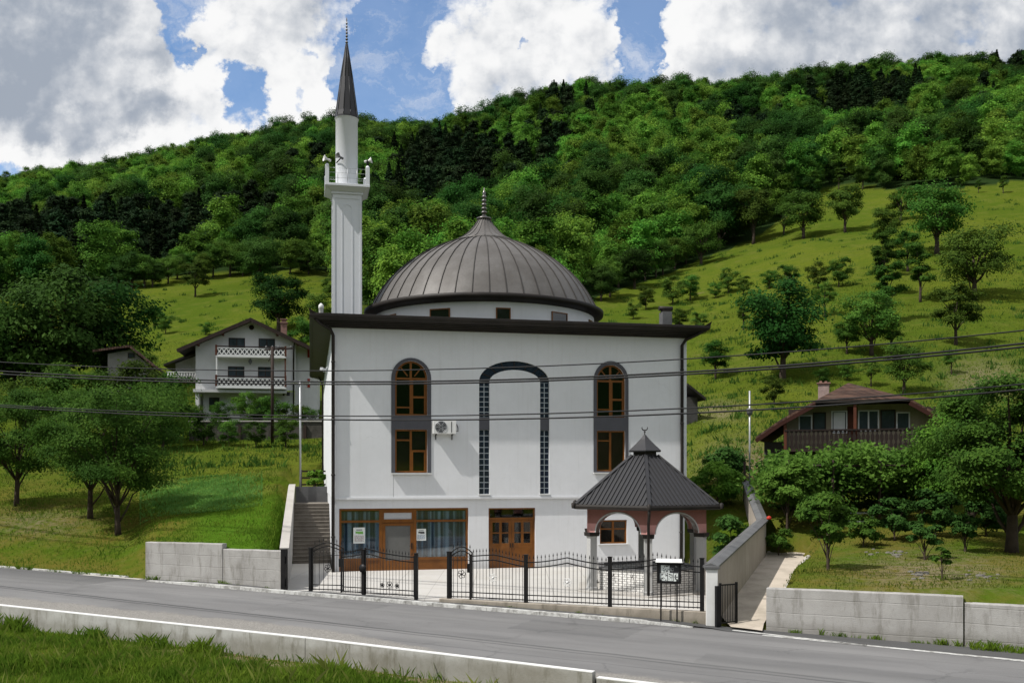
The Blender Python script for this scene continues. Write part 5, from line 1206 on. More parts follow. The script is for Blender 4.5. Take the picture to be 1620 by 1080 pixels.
for r0, r1, rt in ((565, 567.5, 551), (613, 616, 597.5)):
    m = MB(); m.box(hx(346), hx(452), -1.15, -.01, hz(r1), hz(r0)); bal = m.build('balcony', MT['white'], hL)
    MB().box(hx(346), hx(452), -1.15, -1.07, hz(rt)-.05, hz(rt)+.05).build('handrail', MT['darkwood'], bal)
    m = MB(); z0_, z1_ = hz(r0)+.08, hz(rt)-.18; n = 15; rr = random.Random(5); w_ = (hx(451)-hx(348))/n
    for i in range(n):
        q = hx(348)+i*w_
        m.bar((q, -1.11, z0_), (q+w_, -1.112, z1_), .02, .085); m.bar((q, -1.108, z1_), (q+w_, -1.11, z0_), .02, .085); m.box(q+w_/2-.09, q+w_/2+.09, -1.122, -1.10, (z0_+z1_)/2-.08, (z0_+z1_)/2+.08)
    m.box(hx(347), hx(452), -1.135, -1.085, z1_, z1_+.07); m.box(hx(347), hx(452), -1.135, -1.085, z0_-.07, z0_); m.build('lattice', MT['white'], bal); MB().box(hx(348), hx(451), -1.04, -1.03, z0_, z1_).build('lattice_gap_shade', MT['ink'], bal)  # dark sheet added behind the lattice, its colour stands in for shaded wall
    for q in (346.5, 451.5): MB().box(hx(q)-.08, hx(q)+.08, -1.16, -1.0, hz(r0), hz(rt)+.12).build('baluster_post', MT['redwood'], bal)
for q in (347, 451): MB().box(hx(q)-.06, hx(q)+.06, -1.1, -.98, hz(597), hz(568)).build('balcony_post', MT['redwood' if q > 400 else 'white'], hL)
m = MB(); m.tube([(hx(466), -.6, zl(hx(466))-.1), (hx(463), -.1, zl(hx(466))-.6), (hx(463), -.1, zb)], .07, 8); m.build('downpipe', MT['eave'], hL)
for r0 in (548, 596): MB().box(hx(484), hx(488), .72, .79, hz(r0+14), hz(r0)).build('shutter', M('red_shutter', (.30,.03,.015), .6), hL)
m = MB(); m.lathe([(.001, -.03), (.22, -.03), (.22, .02), (.001, .02)], 14); m.v = [(a+hx(398), c-.02, b+hz(518)) for a, b, c in m.v]; m.build('gable_vent', MT['darkwood'], hL)
m = MB(); m.lathe([(.02, hz(578)), (.18, hz(573)), (.1, hz(570)), (.02, hz(568))], 10, (hx(397), -.6)); m.build('hanging_lamp', MT['cope'], hL)
gw = thing('garden_wall', 'grey stone garden wall below the white three storey house', 'wall', (0, 0, 0))
A_, B_ = at(300, 690, 79.5), at(512, 690, 79.5); MB().box(A_[0], B_[0], 79.4, 79.9, 6.2, EYE+(745-667)/FP*79.5).build('wall_body', M('rough_stone_wall', (.085,.078,.068), .95, 0, (.04,.038,.032), 2.5, .9, .9, 6), gw)
MB().box(A_[0]-.05, B_[0], 79.3, 79.95, EYE+(745-667)/FP*79.5+.002, EYE+(745-665)/FP*79.5).build('wall_top', MT['pale'], gw)
for q in range(4): xq = A_[0]+1.5+q*2.7; MB().box(xq-.12, xq+.12, 79.2, 79.38, 6.0, 8.3).build('buttress', MT['darkwood'], gw)
# farther old house at the left
Yo = 92.0; so_ = Yo/FP; ho = thing('house', 'old house with brown tiled roof half hidden by the dark trees on the left', 'house', (*at(196, 600, Yo)[:2], 0), R(12))
ox = lambda p: (p-196)*so_; oz = lambda r_: EYE+(745-r_)*so_
m = MB(); m.plate([(ox(172), oz(640)), (ox(232), oz(640)), (ox(232), oz(575)), (ox(206), oz(553)), (ox(172), oz(560))], [], 0, .3); m.box(ox(172), ox(172)+.3, .3, 8, oz(640), oz(562)); m.box(ox(232)-.3, ox(232), .3, 8, oz(640), oz(576)); m.build('wall', M('grey_old_plaster', (.26,.25,.24), .9, 0, (.18,.175,.165), 1, .7, .2, 40, .3), ho)
m = MB(); roofslab(m, (ox(206), -.8, oz(547)), (ox(243), -.8, oz(578)), (ox(243), 8, oz(578)), (ox(206), 8, oz(547)), .2); roofslab(m, (ox(152), -.8, oz(556)), (ox(206)-.01, -.8, oz(547)), (ox(190), 8, oz(530)), (ox(150), 8, oz(538)), .2); m.build('roof', MT['tile'], ho)
simple_window(ox(202), ox(212), oz(566), oz(558), ho, -.02, split=False)
# right chalet
MT['blackwood'] = M('blackened_wood', (.014,.009,.007), .8, 0, (.022,.014,.011), 3, .7, .2, 30)
Yr = 55.0; sr = Yr/FP; cx_ = lambda p: (p-1350)*sr; cz = lambda r_: EYE+(745-r_)*sr
ch = thing('house', 'brown wooden chalet with tiled half hipped roof and carved balcony on the right slope', 'house', (*at(1350, 700, Yr)[:2], 0), R(-19))
xl, xr = cx_(1248), cx_(1474); DP = 8.5
gp_ = [(xl, cz(712)), (xr, cz(712)), (xr, cz(668)), (cx_(1428), cz(640)), (cx_(1297), cz(640)), (xl, cz(668))]
m = MB(); m.plate(gp_, [], 0, .25); m.build('gable_wall', MT['cream'], ch)
MB().box(xl+.1, xr-.1, .3, DP, cz(712)+.01, cz(645)).build('house_body', MT['darkwood'], ch)
m = MB(); m.box(xl, xr, .2, DP, 1.5, cz(712)-.01); m.build('ground_floor_wall', MT['darkwood'], ch)
MB().box(cx_(1212), xl-.01, .6, 5, cz(750), cz(697)).build('plank_lean_to', MT['greywood'], ch)
MB().box(cx_(1205), xl-.01, .5, 5.2, 1.5, cz(750)-.01).build('stone_base', M('pale_rubble_stone', (.3,.28,.25), .95, 0, (.12,.11,.10), 4, .9, .9, 8), ch)
Pk = (cx_(1343), 1.7, cz(601)); PkB = (cx_(1343), DP-1, cz(601)); hl = (cx_(1294), -1.3, cz(634)); hr = (cx_(1430), -1.3, cz(634))
el1 = (cx_(1240), -1.3, cz(664)); er1 = (cx_(1470), -1.3, cz(659)); el2 = (cx_(1203), -1.3, cz(690)); er2 = (cx_(1494), -1.3, cz(672))
bk = lambda p: (p[0], DP+.8, p[2])
m = MB(); V = [Pk, PkB, hl, hr, el1, er1, el2, er2, bk(hl), bk(hr), bk(el1), bk(er1), bk(el2), bk(er2)]
fs = [(2, 3, 0), (2, 0, 1, 8), (3, 9, 1, 0), (1, 9, 8), (4, 2, 8, 10), (6, 4, 10, 12), (5, 11, 9, 3), (7, 13, 11, 5)]
dn = [(a, b, c-.16) for a, b, c in V]; m.add(V, fs); m.add(dn, [f[::-1] for f in fs]); o14 = [6, 4, 2, 3, 5, 7]
m.add([V[i] for i in o14]+[dn[i] for i in o14], [(i, i+1, i+7, i+6) for i in range(5)]); crf = m.build('roof', MT['tile'], ch, recalc=False)
m = MB()
for a, b in ((hl, el1), (el1, el2), (hr, er1), (er1, er2)): m.bar((a[0], a[1]-.03, a[2]-.26), (b[0], b[1]-.03, b[2]-.26), .07, .22)
m.build('bargeboard', M('dark_red_bargeboard', (.036,.011,.007), .85), crf); m = MB(); m.bar((hl[0], hl[1]-.04, hl[2]-.10), (hr[0], hr[1]-.04, hr[2]-.10), .08, .14); m.build('hip_fascia', MT['eave'], crf)
m = MB(); xc = cx_(1304); m.box(xc-.32, xc+.32, 2.7, 3.3, cz(632), cz(599)); chm = m.build('chimney', MT['pinkchim'], crf, bevel=.02)
m = MB(); m.box(xc-.4, xc+.4, 2.62, 3.38, cz(599)+.002, cz(597)); m.box(xc-.25, xc-.1, 2.8, 3.2, cz(597), cz(594)); m.box(xc+.05, xc+.2, 2.8, 3.2, cz(597), cz(594.5)); m.build('chimney_top', MT['brickchim'], chm)
for a, b, r0, r1, wd, op in ((1267, 1288, 655, 681, 'white', 1), (1289, 1309, 651, 681, 'darkwood', 1), (1317, 1341, 649, 685, 'white', 0), (1357, 1388, 649, 682, 'white', 1), (1390, 1412, 649, 681, 'darkwood', 1), (1413, 1433, 653, 681, 'white', 1)):
    o = simple_window(cx_(a), cx_(b), cz(r1), cz(r0), ch, -.015, wd, split=(a == 1357), proud=.05)
    if not op: MB().box(cx_(a)+.12, cx_(b)-.12, -.035, -.02, cz(r1)+.1, cz(r0)-.1).build('white_blind', MT['white'], o)
MB().box(cx_(1341), cx_(1356), -.03, -.002, cz(705), cz(643)).build('brown_panel', MT['redwood'], ch)
m = MB(); m.box(xl-.05, xr+.05, -1.25, -.001, cz(714), cz(710)); bal = m.build('balcony', MT['darkwood'], ch)
m = MB(); m.box(xl-.05, xr+.05, -1.27, -1.17, cz(682), cz(679.5)); m.build('handrail', MT['blackwood'], bal)
n = 34; 
for i in range(n):
    q = xl+(xr-xl)*(i+.5)/n; m = MB(); w_ = (xr-xl)/n; zz = [cz(710), cz(704), cz(700), cz(695), cz(690), cz(686), cz(682)]; ww = [.36, .36, .16, .40, .40, .16, .36]
    m.plate([(q-w_*a, z) for a, z in zip(ww, zz)]+[(q+w_*a, z) for a, z in zip(ww[::-1], zz[::-1])], [], -1.23, -1.20); m.build('carved_baluster', MT['blackwood'], bal)
for q in (xl, cx_(1352), xr): MB().box(q-.08, q+.08, -1.24, -1.1, cz(712) if q != cx_(1352) else cz(682), cz(664) if q != cx_(1352) else cz(636)).build('balcony_post', MT['redwood'], ch)
for q in (xl+.1, xl+2.8, xl+5.4, xr-.1): MB().box(q-.09, q+.09, -1.2, -1.02, 1.6, cz(714)-.001).build('support_post', MT['darkwood'], ch)
# hut glimpsed behind the right corner of the mosque
Yb = 76.0; sb = Yb/FP; bx = lambda p: (p-1098)*sb; bz = lambda r_: EYE+(745-r_)*sb
hb_ = thing('house', 'small brown roofed hut with balcony glimpsed behind the right corner of the mosque', 'hut', (*at(1098, 660, Yb)[:2], 0), R(10))
m = MB(); m.box(bx(1060), bx(1104), 0, 5, bz(720), bz(628)); m.build('wall', MT['greywood'], hb_)
m = MB(); roofslab(m, (bx(1110), -1, bz(630)), (bx(1110), 6, bz(630)), (bx(1080), 6, bz(608)), (bx(1080), -1, bz(608)), .2); m.build('roof', MT['eave'], hb_)
m = MB(); m.box(bx(1080), bx(1110), -1.1, -.01, bz(702), bz(698)); m.box(bx(1080), bx(1110), -1.1, -1.02, bz(682), bz(680)); m.box(bx(1106), bx(1110), -1.12, -1.0, bz(702), bz(668))
for i in range(9): q = bx(1082)+i*.16; m.box(q-.03, q+.03, -1.08, -1.04, bz(698), bz(682))
m.build('balcony', MT['greypole'], hb_)
# ---------------------------------------------------------------- foliage builders
def leaf_quads(P, Nn, size, rs, aspect=.55):
    """one rhombic leaf per point, facing Nn with random roll"""
    n = len(P); a = rs.normal(size=(n, 3)); a -= Nn*(a*Nn).sum(1, keepdims=True); a /= np.linalg.norm(a, axis=1, keepdims=True)+1e-9
    b = np.cross(Nn, a); s = size*rs.uniform(.65, 1.35, (n, 1))
    V = np.stack([P-a*s*.5, P+b*s*aspect*.5-a*s*.05, P+a*s*.5-Nn*s*.12, P-b*s*aspect*.5-a*s*.05], 1).reshape(-1, 3)
    return V, np.arange(4*n).reshape(n, 4)
def unit(v): return v/(np.linalg.norm(v, axis=1, keepdims=True)+1e-9)
def crown(seed, H, Rw, base, nl, nclump, nleaf, lsize, lob=.42, top=.0, flat=.75, scat=1.0):
    """crown of NL lobes round limbs; returns leaf points and the lobe centres"""
    rs = np.random.RandomState(seed); L = []; zc = (base+H)/2; hz_ = (H-base)/2
    for i in range(nl):
        t = (i+.5)/nl; z = base+(H-base)*(.16+.72*t); rel = (z-zc)/hz_; rr = Rw*math.sqrt(max(.05, 1-(rel*.95)**2))*(1-top*t)*rs.uniform(.35, .8)
        g = i*2.399+rs.uniform(-.5, .5); L.append((rr*math.cos(g), rr*math.sin(g), z, rs.uniform(.75, 1.25)))
    L = np.array(L); P = []; Nn = []
    per = max(1, nclump//nl)
    for x, y, z, q in L:
        r = Rw*lob*q
        d = unit(rs.normal(size=(per, 3))); d[:, 2] = np.where(d[:, 2] < -.35, -d[:, 2]*.5, d[:, 2])
        C = np.array((x, y, z))+d*r*np.array((1, 1, flat))*rs.uniform(.55, 1.05, (per, 1))
        m = max(1, nleaf//(per*nl)); cs = r*.26*scat
        off = rs.normal(size=(per, m, 3))*cs*np.array((1, 1, .6)); p = (C[:, None]+off).reshape(-1, 3)
        oc = unit((p-np.array((0, 0, base+.3*(H-base))))*np.array((1, 1, .9))); nn = unit(np.repeat(d, m, 0)*.55+oc*.55+rs.normal(size=(per*m, 3))*.36+np.array((0, 0, .3)))
        P.append(p); Nn.append(nn)
    P = np.concatenate(P); Nn = np.concatenate(Nn); k = P[:, 2] > base*.55
    V, F = leaf_quads(P[k], Nn[k], lsize, rs); return V, F, L
def trunk_mesh(seed, H, base, r, L, fork=.5, lean=0):
    rr = random.Random(seed); m = MB(); zt = base+(H-base)*fork; pts = []; ph = rr.uniform(0, 6)
    for i in range(6):
        t = i/5; pts.append((lean*t*t+.05*H*.3*math.sin(ph+t*3)*t, .05*H*.3*math.cos(ph+t*2.4)*t, -.25+t*(zt+.25)))
    m.tube(pts, [r*1.35, r*1.02, r*.9, r*.78, r*.6, r*.42], 8)
    for i, (x, y, z, q) in enumerate(L):
        k = min(4, max(1, int(1+3*(z-base)/(H-base)+.3))); a = Vector(pts[k]); b = Vector((x, y, z)); 
        if a.z > b.z-.1*H: a = Vector(pts[max(1, k-1)])
        mid = a.lerp(b, .5)+Vector((0, 0, .06*H))
        m.tube([a, a.lerp(mid, .5)+Vector((rr.uniform(-.02, .02)*H, 0, 0)), mid, mid.lerp(b, .55), b], [r*.42, r*.34, r*.26, r*.17, r*.05], 5)
    return m
def tree_proto(name, seed, H, Rw, base, nl, nclump, nleaf, ls, mat, trunk_r, label, cat='tree', loc=(0,0,0), group=None, **kw):
    fk = kw.pop('fork', .5); ln = kw.pop('lean', 0)
    root = thing(name, label, cat, loc, 0, group)
    V, F, L = crown(seed, H, Rw, base, nl, nclump, int(nleaf*1.6), ls, **kw)
    trunk_mesh(seed, H, base, trunk_r, L, fk, ln).build('trunk', MT['bark'], root, recalc=False)
    link('crown', np_mesh('crown', V, F, MT[mat]), root)
    return root
def conifer_pts(seed, H, Rw, n, ls):
    rs = np.random.RandomState(seed); t = rs.uniform(.06, 1, n)**.85; z = H*(1-(1-t)); lay = np.round(t*16)/16
    r = Rw*(1.02-lay)*(.25+.75*rs.uniform(0, 1, n)**.6)*rs.uniform(.75, 1.15, n); g = rs.uniform(0, 2*math.pi, n)
    g = np.round(g*5/2)/5*2+rs.normal(size=n)*.18
    P = np.stack([r*np.cos(g), r*np.sin(g), lay*H-r*.28+rs.normal(size=n)*H*.012], 1)
    Nn = unit(np.stack([np.cos(g)*.45, np.sin(g)*.45, np.ones(n)], 1)+rs.normal(size=(n, 3))*.4)
    return leaf_quads(P, Nn, ls, rs, .5)
# ---------------------------------------------------------------- far forest: one mass of instanced trees
src = bpy.data.collections.new('forest_sources'); so_list = []
def srcobj(nm, V, F, mat): o = bpy.data.objects.new(nm, np_mesh(nm, V, F, MT[mat])); src.objects.link(o); so_list.append(o)
for i in range(6):
    V, F, L = crown(40+i, 11.0+1.5*(i % 3), 4.1+.4*(i % 2), .6, 8+i % 4, 260, 6400, .46, lob=.46, flat=1.0, top=.25)
    srcobj('aa_broad_%d' % i, V, F, 'leaf' if i < 4 else 'leafdark')
for i in range(3):
    if i < 2: V, F, L = crown(60+i, 12.5+i, 3.0, 1.0, 9, 220, 5600, .46, lob=.44, flat=.9, top=.72)
    else: V, F = conifer_pts(62, 13, 3.7, 5200, .62)
    srcobj('bb_conifer_%d' % i, V, F, 'conifer')
rs = np.random.RandomState(21); PTS = []; ROT = []; SCL = []; IDX = []
sp = 6.3
gx, gy = np.meshgrid(np.arange(-380, 350, sp), np.arange(112, 540, sp)); gx = gx.ravel()+rs.uniform(-2, 2, gx.size); gy = gy.ravel()+rs.uniform(-2, 2, gy.size)
px_ = 810+FP*gx/gy; keep = (px_ > -260) & (px_ < 1900) & forest_mask(gx, gy); gx, gy, px_ = gx[keep], gy[keep], px_[keep]
gz = H(gx, gy); row = 745-(gz-EYE)/gy*FP
# leave the ground behind the crest empty
ridge_y = np.interp(px_, [-700, 660, 760, 2500], [522, 522, 440, 440]); k = gy < ridge_y+14; gx, gy, gz, px_, row = gx[k], gy[k], gz[k], px_[k], row[k]
# stands of spruce
con = np.zeros(len(gx))
for cx, cy, rx, ry, a in ((120, 395, 230, 34, 1.1), (330, 372, 110, 30, 1.0), (700, 300, 85, 62, 1.0), (640, 330, 60, 60, .5), (800, 262, 110, 38, .75), (640, 190, 90, 16, 1.2), (900, 185, 60, 26, .6), (860, 240, 70, 40, .6), (1380, 165, 110, 34, .75), (1090, 185, 60, 18, .45), (1190, 205, 60, 25, .35), (480, 305, 60, 35, .5), (1590, 120, 40, 20, .6)):
    con = np.maximum(con, a*np.exp(-(((px_-cx)/rx)**2+((row-18-cy)/ry)**2)))
con = con*1.5+vnoise(gx, gy, 22, 31)*.75
isc = con+rs.uniform(-.2, .2, len(gx)) > .46
dark = vnoise(gx, gy, 26, 33)+rs.uniform(-.3, .3, len(gx)) > .10
idx = np.where(isc, rs.randint(6, 9, len(gx)), np.where(dark, rs.randint(4, 6, len(gx)), rs.randint(0, 4, len(gx))))
scl = rs.uniform(.66, 1.2, len(gx))*np.where(isc, .95, 1.0)
edge = np.interp(px_, *FB)-row                          # lower trees along the meadow's edge
scl *= np.interp(edge, [0, 12], [.62, 1.0])
me = bpy.data.meshes.new('forest'); me.vertices.add(len(gx)); me.vertices.foreach_set('co', np.stack([gx, gy, gz-.3], 1).astype(np.float32).ravel())
for nm, ty, arr in (('idx', 'INT', idx.astype(np.int32)), ('scl', 'FLOAT', scl.astype(np.float32)), ('rot', 'FLOAT', rs.uniform(0, 6.28, len(gx)).astype(np.float32))):
    a = me.attributes.new(nm, ty, 'POINT'); a.data.foreach_set('value', arr)
fo = bpy.data.objects.new('forest', me); col.objects.link(fo)
def instancer(obj, coll):
    ng_ = bpy.data.node_groups.new('scatter', 'GeometryNodeTree'); ng_.interface.new_socket('Geometry', in_out='INPUT', socket_type='NodeSocketGeometry'); ng_.interface.new_socket('Geometry', in_out='OUTPUT', socket_type='NodeSocketGeometry')
    N_ = ng_.nodes; Lk = ng_.links; gi = N_.new('NodeGroupInput'); go = N_.new('NodeGroupOutput'); ip = N_.new('GeometryNodeInstanceOnPoints'); ci = N_.new('GeometryNodeCollectionInfo')
    ci.inputs[0].default_value = coll; ci.inputs['Separate Children'].default_value = True; ci.inputs['Reset Children'].default_value = True
    def at_(nm, ty):
        q = N_.new('GeometryNodeInputNamedAttribute'); q.data_type = ty; q.inputs[0].default_value = nm; return q.outputs[0]
    Lk.new(gi.outputs[0], ip.inputs['Points']); Lk.new(ci.outputs[0], ip.inputs['Instance']); ip.inputs['Pick Instance'].default_value = True
    Lk.new(at_('idx', 'INT'), ip.inputs['Instance Index'])
    cx = N_.new('ShaderNodeCombineXYZ'); Lk.new(at_('rot', 'FLOAT'), cx.inputs[2])
    e2r = N_.new('FunctionNodeEulerToRotation'); Lk.new(cx.outputs[0], e2r.inputs[0]); Lk.new(e2r.outputs[0], ip.inputs['Rotation'])
    Lk.new(at_('scl', 'FLOAT'), ip.inputs['Scale']); Lk.new(ip.outputs[0], go.inputs[0])
    md = obj.modifiers.new('scatter', 'NODES'); md.node_group = ng_
instancer(fo, src)
tag(fo, 'dense mixed green forest with dark conifer stands covering the hills', 'forest', kind='stuff')
print('forest trees', len(gx))
# ---------------------------------------------------------------- individual meadow trees (copies share meshes)
protos = {}
def proto(key):
    if key in protos: return None
    i = {'round': 0, 'wide': 1, 'tall': 2, 'bush': 3, 'vase': 4, 'dark': 5}[key]
    spec = [dict(H=6, Rw=2.4, base=1.3, nl=9, nclump=150, nleaf=4200, ls=.30, mat='leafolive', trunk_r=.16),
            dict(H=6, Rw=3.1, base=1.2, nl=11, nclump=170, nleaf=5200, ls=.30, mat='leafolive', trunk_r=.19),
            dict(H=6, Rw=1.55, base=1.2, nl=8, nclump=120, nleaf=3200, ls=.28, mat='leafolive', trunk_r=.13),
            dict(H=6, Rw=2.6, base=.3, nl=9, nclump=120, nleaf=3000, ls=.36, mat='leafolive', trunk_r=.13),
            dict(H=6, Rw=2.3, base=2.0, nl=9, nclump=90, nleaf=2400, ls=.30, mat='leafolive', trunk_r=.16),
            dict(H=6, Rw=2.9, base=.7, nl=12, nclump=220, nleaf=6000, ls=.30, mat='leafdark', trunk_r=.2)][i]
    a = spec; protos[key] = []
    for v in range(2):
        V, F, L = crown(100+i*5+v, a['H'], a['Rw'], a['base'], a['nl'], a['nclump'], int(a['nleaf']*1.8), a['ls']*.74, flat=.75)
        cm = np_mesh('crown', V, F, MT[a['mat']]); t = trunk_mesh(100+i*5+v, a['H'], a['base'], a['trunk_r'], L).build('trunk', MT['bark'], None, recalc=False); tm = t.data; bpy.data.objects.remove(t)
        protos[key].append((tm, cm))
cnt = [0]
def place(key, px, base, top, label, group, name='orchard_tree', cat='tree', y0=36):
    proto(key); X, Y, Z = ground_hit(px, base, y0); h = (base-top)/FP*Y; s = h/6.0*(1.02 if group == G1 else 1)
    o = thing(name, label, cat, (X, Y, Z), cnt[0]*1.7, group); o.scale = (s*1.0, s*1.0, s); tm, cm = protos[key][cnt[0] % 2]; cnt[0] += 1
    link('trunk', tm, o); link('crown', cm, o); return o
G1 = 'trees standing in the right hillside meadow'
TREES = [('dark', 1138, 392, 296, 'broad dark tree at the forest edge, first one right of the dome'), ('round', 1192, 386, 298, 'tall green tree beside the broad dark tree at the forest edge'),
 ('wide', 1271, 378, 305, 'dark spreading tree with forked trunk at the top of the right meadow'), ('round', 1337, 368, 294, 'round tree on a slim trunk above the dark shadow at the meadow top'),
 ('tall', 1285, 312, 270, 'small upright tree in the forest clearing above the spreading forked tree'), ('round', 1402, 394, 330, 'rounded tree at the top of the left file of meadow trees'),
 ('wide', 1482, 402, 296, 'wide bright tree in the upper part of the right file of meadow trees'), ('tall', 1456, 478, 385, 'slim tall tree with bare lower stem in the right meadow'),
 ('tall', 1396, 470, 384, 'narrow tree in the middle of the left file of meadow trees'), ('wide', 1541, 475, 362, 'largest spreading tree near the right edge with a long shadow on the meadow'),
 ('round', 1512, 546, 450, 'round headed tree below the largest spreading tree on the right'), ('wide', 1379, 562, 468, 'spreading tree with short trunk above the chalet roof'),
 ('tall', 1404, 510, 412, 'dense narrow tree behind the spreading tree above the chalet'), ('dark', 1238, 602, 452, 'big dark tree with drooping crown right of the mosque roof corner'),
 ('wide', 1430, 622, 548, 'low wide tree just behind the chalet roof'), ('round', 1132, 600, 538, 'round bush like tree right of the mosque eave'),
 ('vase', 1505, 592, 556, 'tiny sparse tree alone in the meadow above the right power line'), ('vase', 1305, 500, 450, 'thin sparse sapling in the meadow below the row of bushes'),
 ('tall', 1176, 522, 472, 'thin upright sapling left of the big dark tree'), ('tall', 1548, 305, 284, 'small tree on the skyline meadow at the far right'), ('tall', 1587, 306, 276, 'slightly larger small tree on the skyline meadow at the far right edge'),
 ('tall', 1520, 304, 282, 'first small tree on the skyline meadow right of the bright trees'), ('tall', 1327, 300, 266, 'slim dark tree at the rim of the forest clearing'), ('vase', 1378, 612, 570, 'bare stemmed stunted tree beside the chalet roof peak')]
for key, px, b, t, lab in TREES: place(key, px, b, t, lab, G1)
G2 = 'bushes in a loose row across the right meadow'
BUSH = [(1022, 490, 452, 'first bush of the meadow row, nearest the dome'), (1064, 482, 436, 'taller bush of a close pair in the meadow row'), (1092, 476, 434, 'rounder bush of a close pair in the meadow row'), (1132, 472, 446, 'tiny single bush in the meadow row'),
 (1152, 464, 424, 'bushy clump in the middle of the meadow row'), (1176, 466, 436, 'smaller bush leaning on the bushy clump of the meadow row'), (1217, 457, 426, 'slim bush between the clump and the next full bush'), (1248, 462, 416, 'full bush in the meadow row above the big dark tree'),
 (1294, 456, 414, 'left bush of the last pair in the meadow row'), (1327, 454, 406, 'right bush of the last pair in the meadow row'), (1075, 522, 486, 'shrub just above the mosque eave beside the chimney'), (1108, 528, 492, 'shrub on the slope right of the mosque chimney'),
 (1340, 602, 572, 'low shrub on the slope left of the chalet chimney'), (1300, 612, 580, 'shrub between the big dark tree and the chalet chimney'), (1225, 640, 592, 'light shrub under the big dark tree'), (1002, 505, 478, 'low bush at the left end of the right meadow')]
for px, b, t, lab in BUSH: place('bush', px, b, t, lab, G2, 'bush', 'bush')
G3 = 'trees standing in the left hillside meadow'
for key, px, b, t, lab in (('round', 309, 470, 414, 'lone round tree on the left meadow'), ('dark', 411, 452, 376, 'broad dark tree at the upper edge of the left meadow'), ('dark', 441, 524, 430, 'dark tree rising behind the white three storey house')):
    place(key, px, b, t, lab, G3)
for px, b, t, lab in ((262, 528, 494, 'sparse shrub low on the left meadow'), (243, 515, 486, 'small shrub on the left meadow beside the dark trees'), (325, 530, 508, 'tiny shrub on the left meadow above the house ridge'), (482, 560, 500, 'yellow green shrub behind the house chimney'), (520, 470, 440, 'light green bush at the foot of the minaret shaft'), (505, 520, 462, 'bright bush left of the minaret shaft')):
    place('bush', px, b, t, lab, 'shrubs on the left slope', 'bush', 'bush')
for key, px, b, t, lab in (('tall', 1398, 440, 362, 'narrow tree in the file between the rounded top tree and the middle one'), ('round', 1436, 430, 366, 'round tree between the two files of meadow trees'), ('wide', 1470, 348, 300, 'spreading tree at the forest border above the right file'), ('round', 1425, 350, 296, 'round tree at the forest border above the left file'), ('round', 1365, 300, 262, 'round tree at the upper rim of the meadow'), ('tall', 1410, 560, 492, 'slim tree tucked right of the spreading tree above the chalet'), ('round', 1340, 560, 505, 'dark round tree left of the spreading tree above the chalet'), ('round', 1240, 372, 318, 'small round tree left of the forked tree at the meadow top')):
    place(key, px, b, t, lab, G1)
# forest edge trees with trunks of their own
G4 = 'trees along the lower edge of the forest'
rnd = random.Random(77)
edge_pts = [(190+i*19, np.interp(190+i*19, [190, 300, 420, 520], [462, 440, 432, 430])) for i in range(18)]+[(945+i*18, np.interp(945+i*18, [945, 1060, 1180], [474, 436, 390])) for i in range(10)]
for px, b in edge_pts:
    if 430 < px < 455: continue
    h = rnd.uniform(42, 66) if px > 600 else rnd.uniform(36, 58)
    o = place(rnd.choice(['round', 'wide', 'dark', 'bush']), px+rnd.uniform(-6, 6), b+rnd.uniform(-8, 4), b-h, 'leafy tree in the row along the lower edge of the %s forest' % ('right hand' if px > 600 else 'left hand'), G4, 'forest_edge_tree')
# big dark trees at the left
G5 = 'large dark trees behind the left lawn'
for key, px, b, t, lab in (('dark', 95, 640, 432, 'largest dark tree towering behind the left foreground trees'), ('dark', 165, 622, 446, 'dark tree with ragged right edge beside the old tiled house'), ('dark', 20, 640, 468, 'dark tree cut by the left edge of the picture'), ('round', 215, 640, 548, 'lighter small tree in front of the old tiled house'), ('wide', 180, 650, 566, 'full green tree covering the wall of the old tiled house'), ('round', 226, 648, 572, 'small tree below the right eave of the old tiled house'), ('bush', 270, 650, 588, 'pale shrub left of the white three storey house'), ('bush', 120, 690, 570, 'broad light green shrub behind the left foreground trees'), ('bush', 40, 700, 590, 'light green shrub at the left edge behind the foreground tree'), ('dark', -60, 650, 470, 'dark tree mostly outside the left edge'),
    ('round', 118, 722, 580, 'light green tree rising between the fruit trees and the big dark trees'), ('round', 206, 716, 572, 'light green tree hiding the lower wall of the old tiled house'), ('bush', 258, 712, 590, 'round light green shrub right of the fruit trees, below the terrace'),
    ('bush', 300, 690, 636, 'shrub below the terrace of the white house'), ('bush', 245, 700, 610, 'dense shrub between the foreground trees and the garden wall')):
    place(key, px, b, t, lab, G5, 'dark_tree' if key == 'dark' else 'bush', 'tree' if key == 'dark' else 'bush', 47)
for px, b, t, lab in ((322, 704, 650, 'bush at the left end of the dark garden wall'), (362, 706, 662, 'low bush hiding part of the dark garden wall'), (405, 708, 664, 'bush at the foot of the utility pole by the garden wall'), (452, 708, 655, 'larger bush covering the right part of the garden wall')):
    place('bush', px, b, t, lab, 'bushes below the garden wall of the white house', 'bush', 'bush', 60)
for px, b, t, lab in ((350, 678, 632, 'bush before the left windows of the white house'), (392, 680, 616, 'tall bush before the ground floor of the white house'), (432, 690, 622, 'full bush beside the dark utility pole'), (465, 690, 634, 'bush under the balcony corner of the white house'), (412, 690, 650, 'low bush at the garden wall of the white house'), (490, 680, 640, 'bush hidden between the white house and the mosque')):
    X, Y, Z = at(px, b, 81.5); proto('bush'); h = (b-t)/FP*81.5
    o = thing('garden_bush', lab, 'bush', (X, Y, Z), px*.3, 'bushes in front of the white house'); o.scale = (h/6*.95,)*3; tm, cm = protos['bush'][px % 2]; link('trunk', tm, o); link('crown', cm, o)
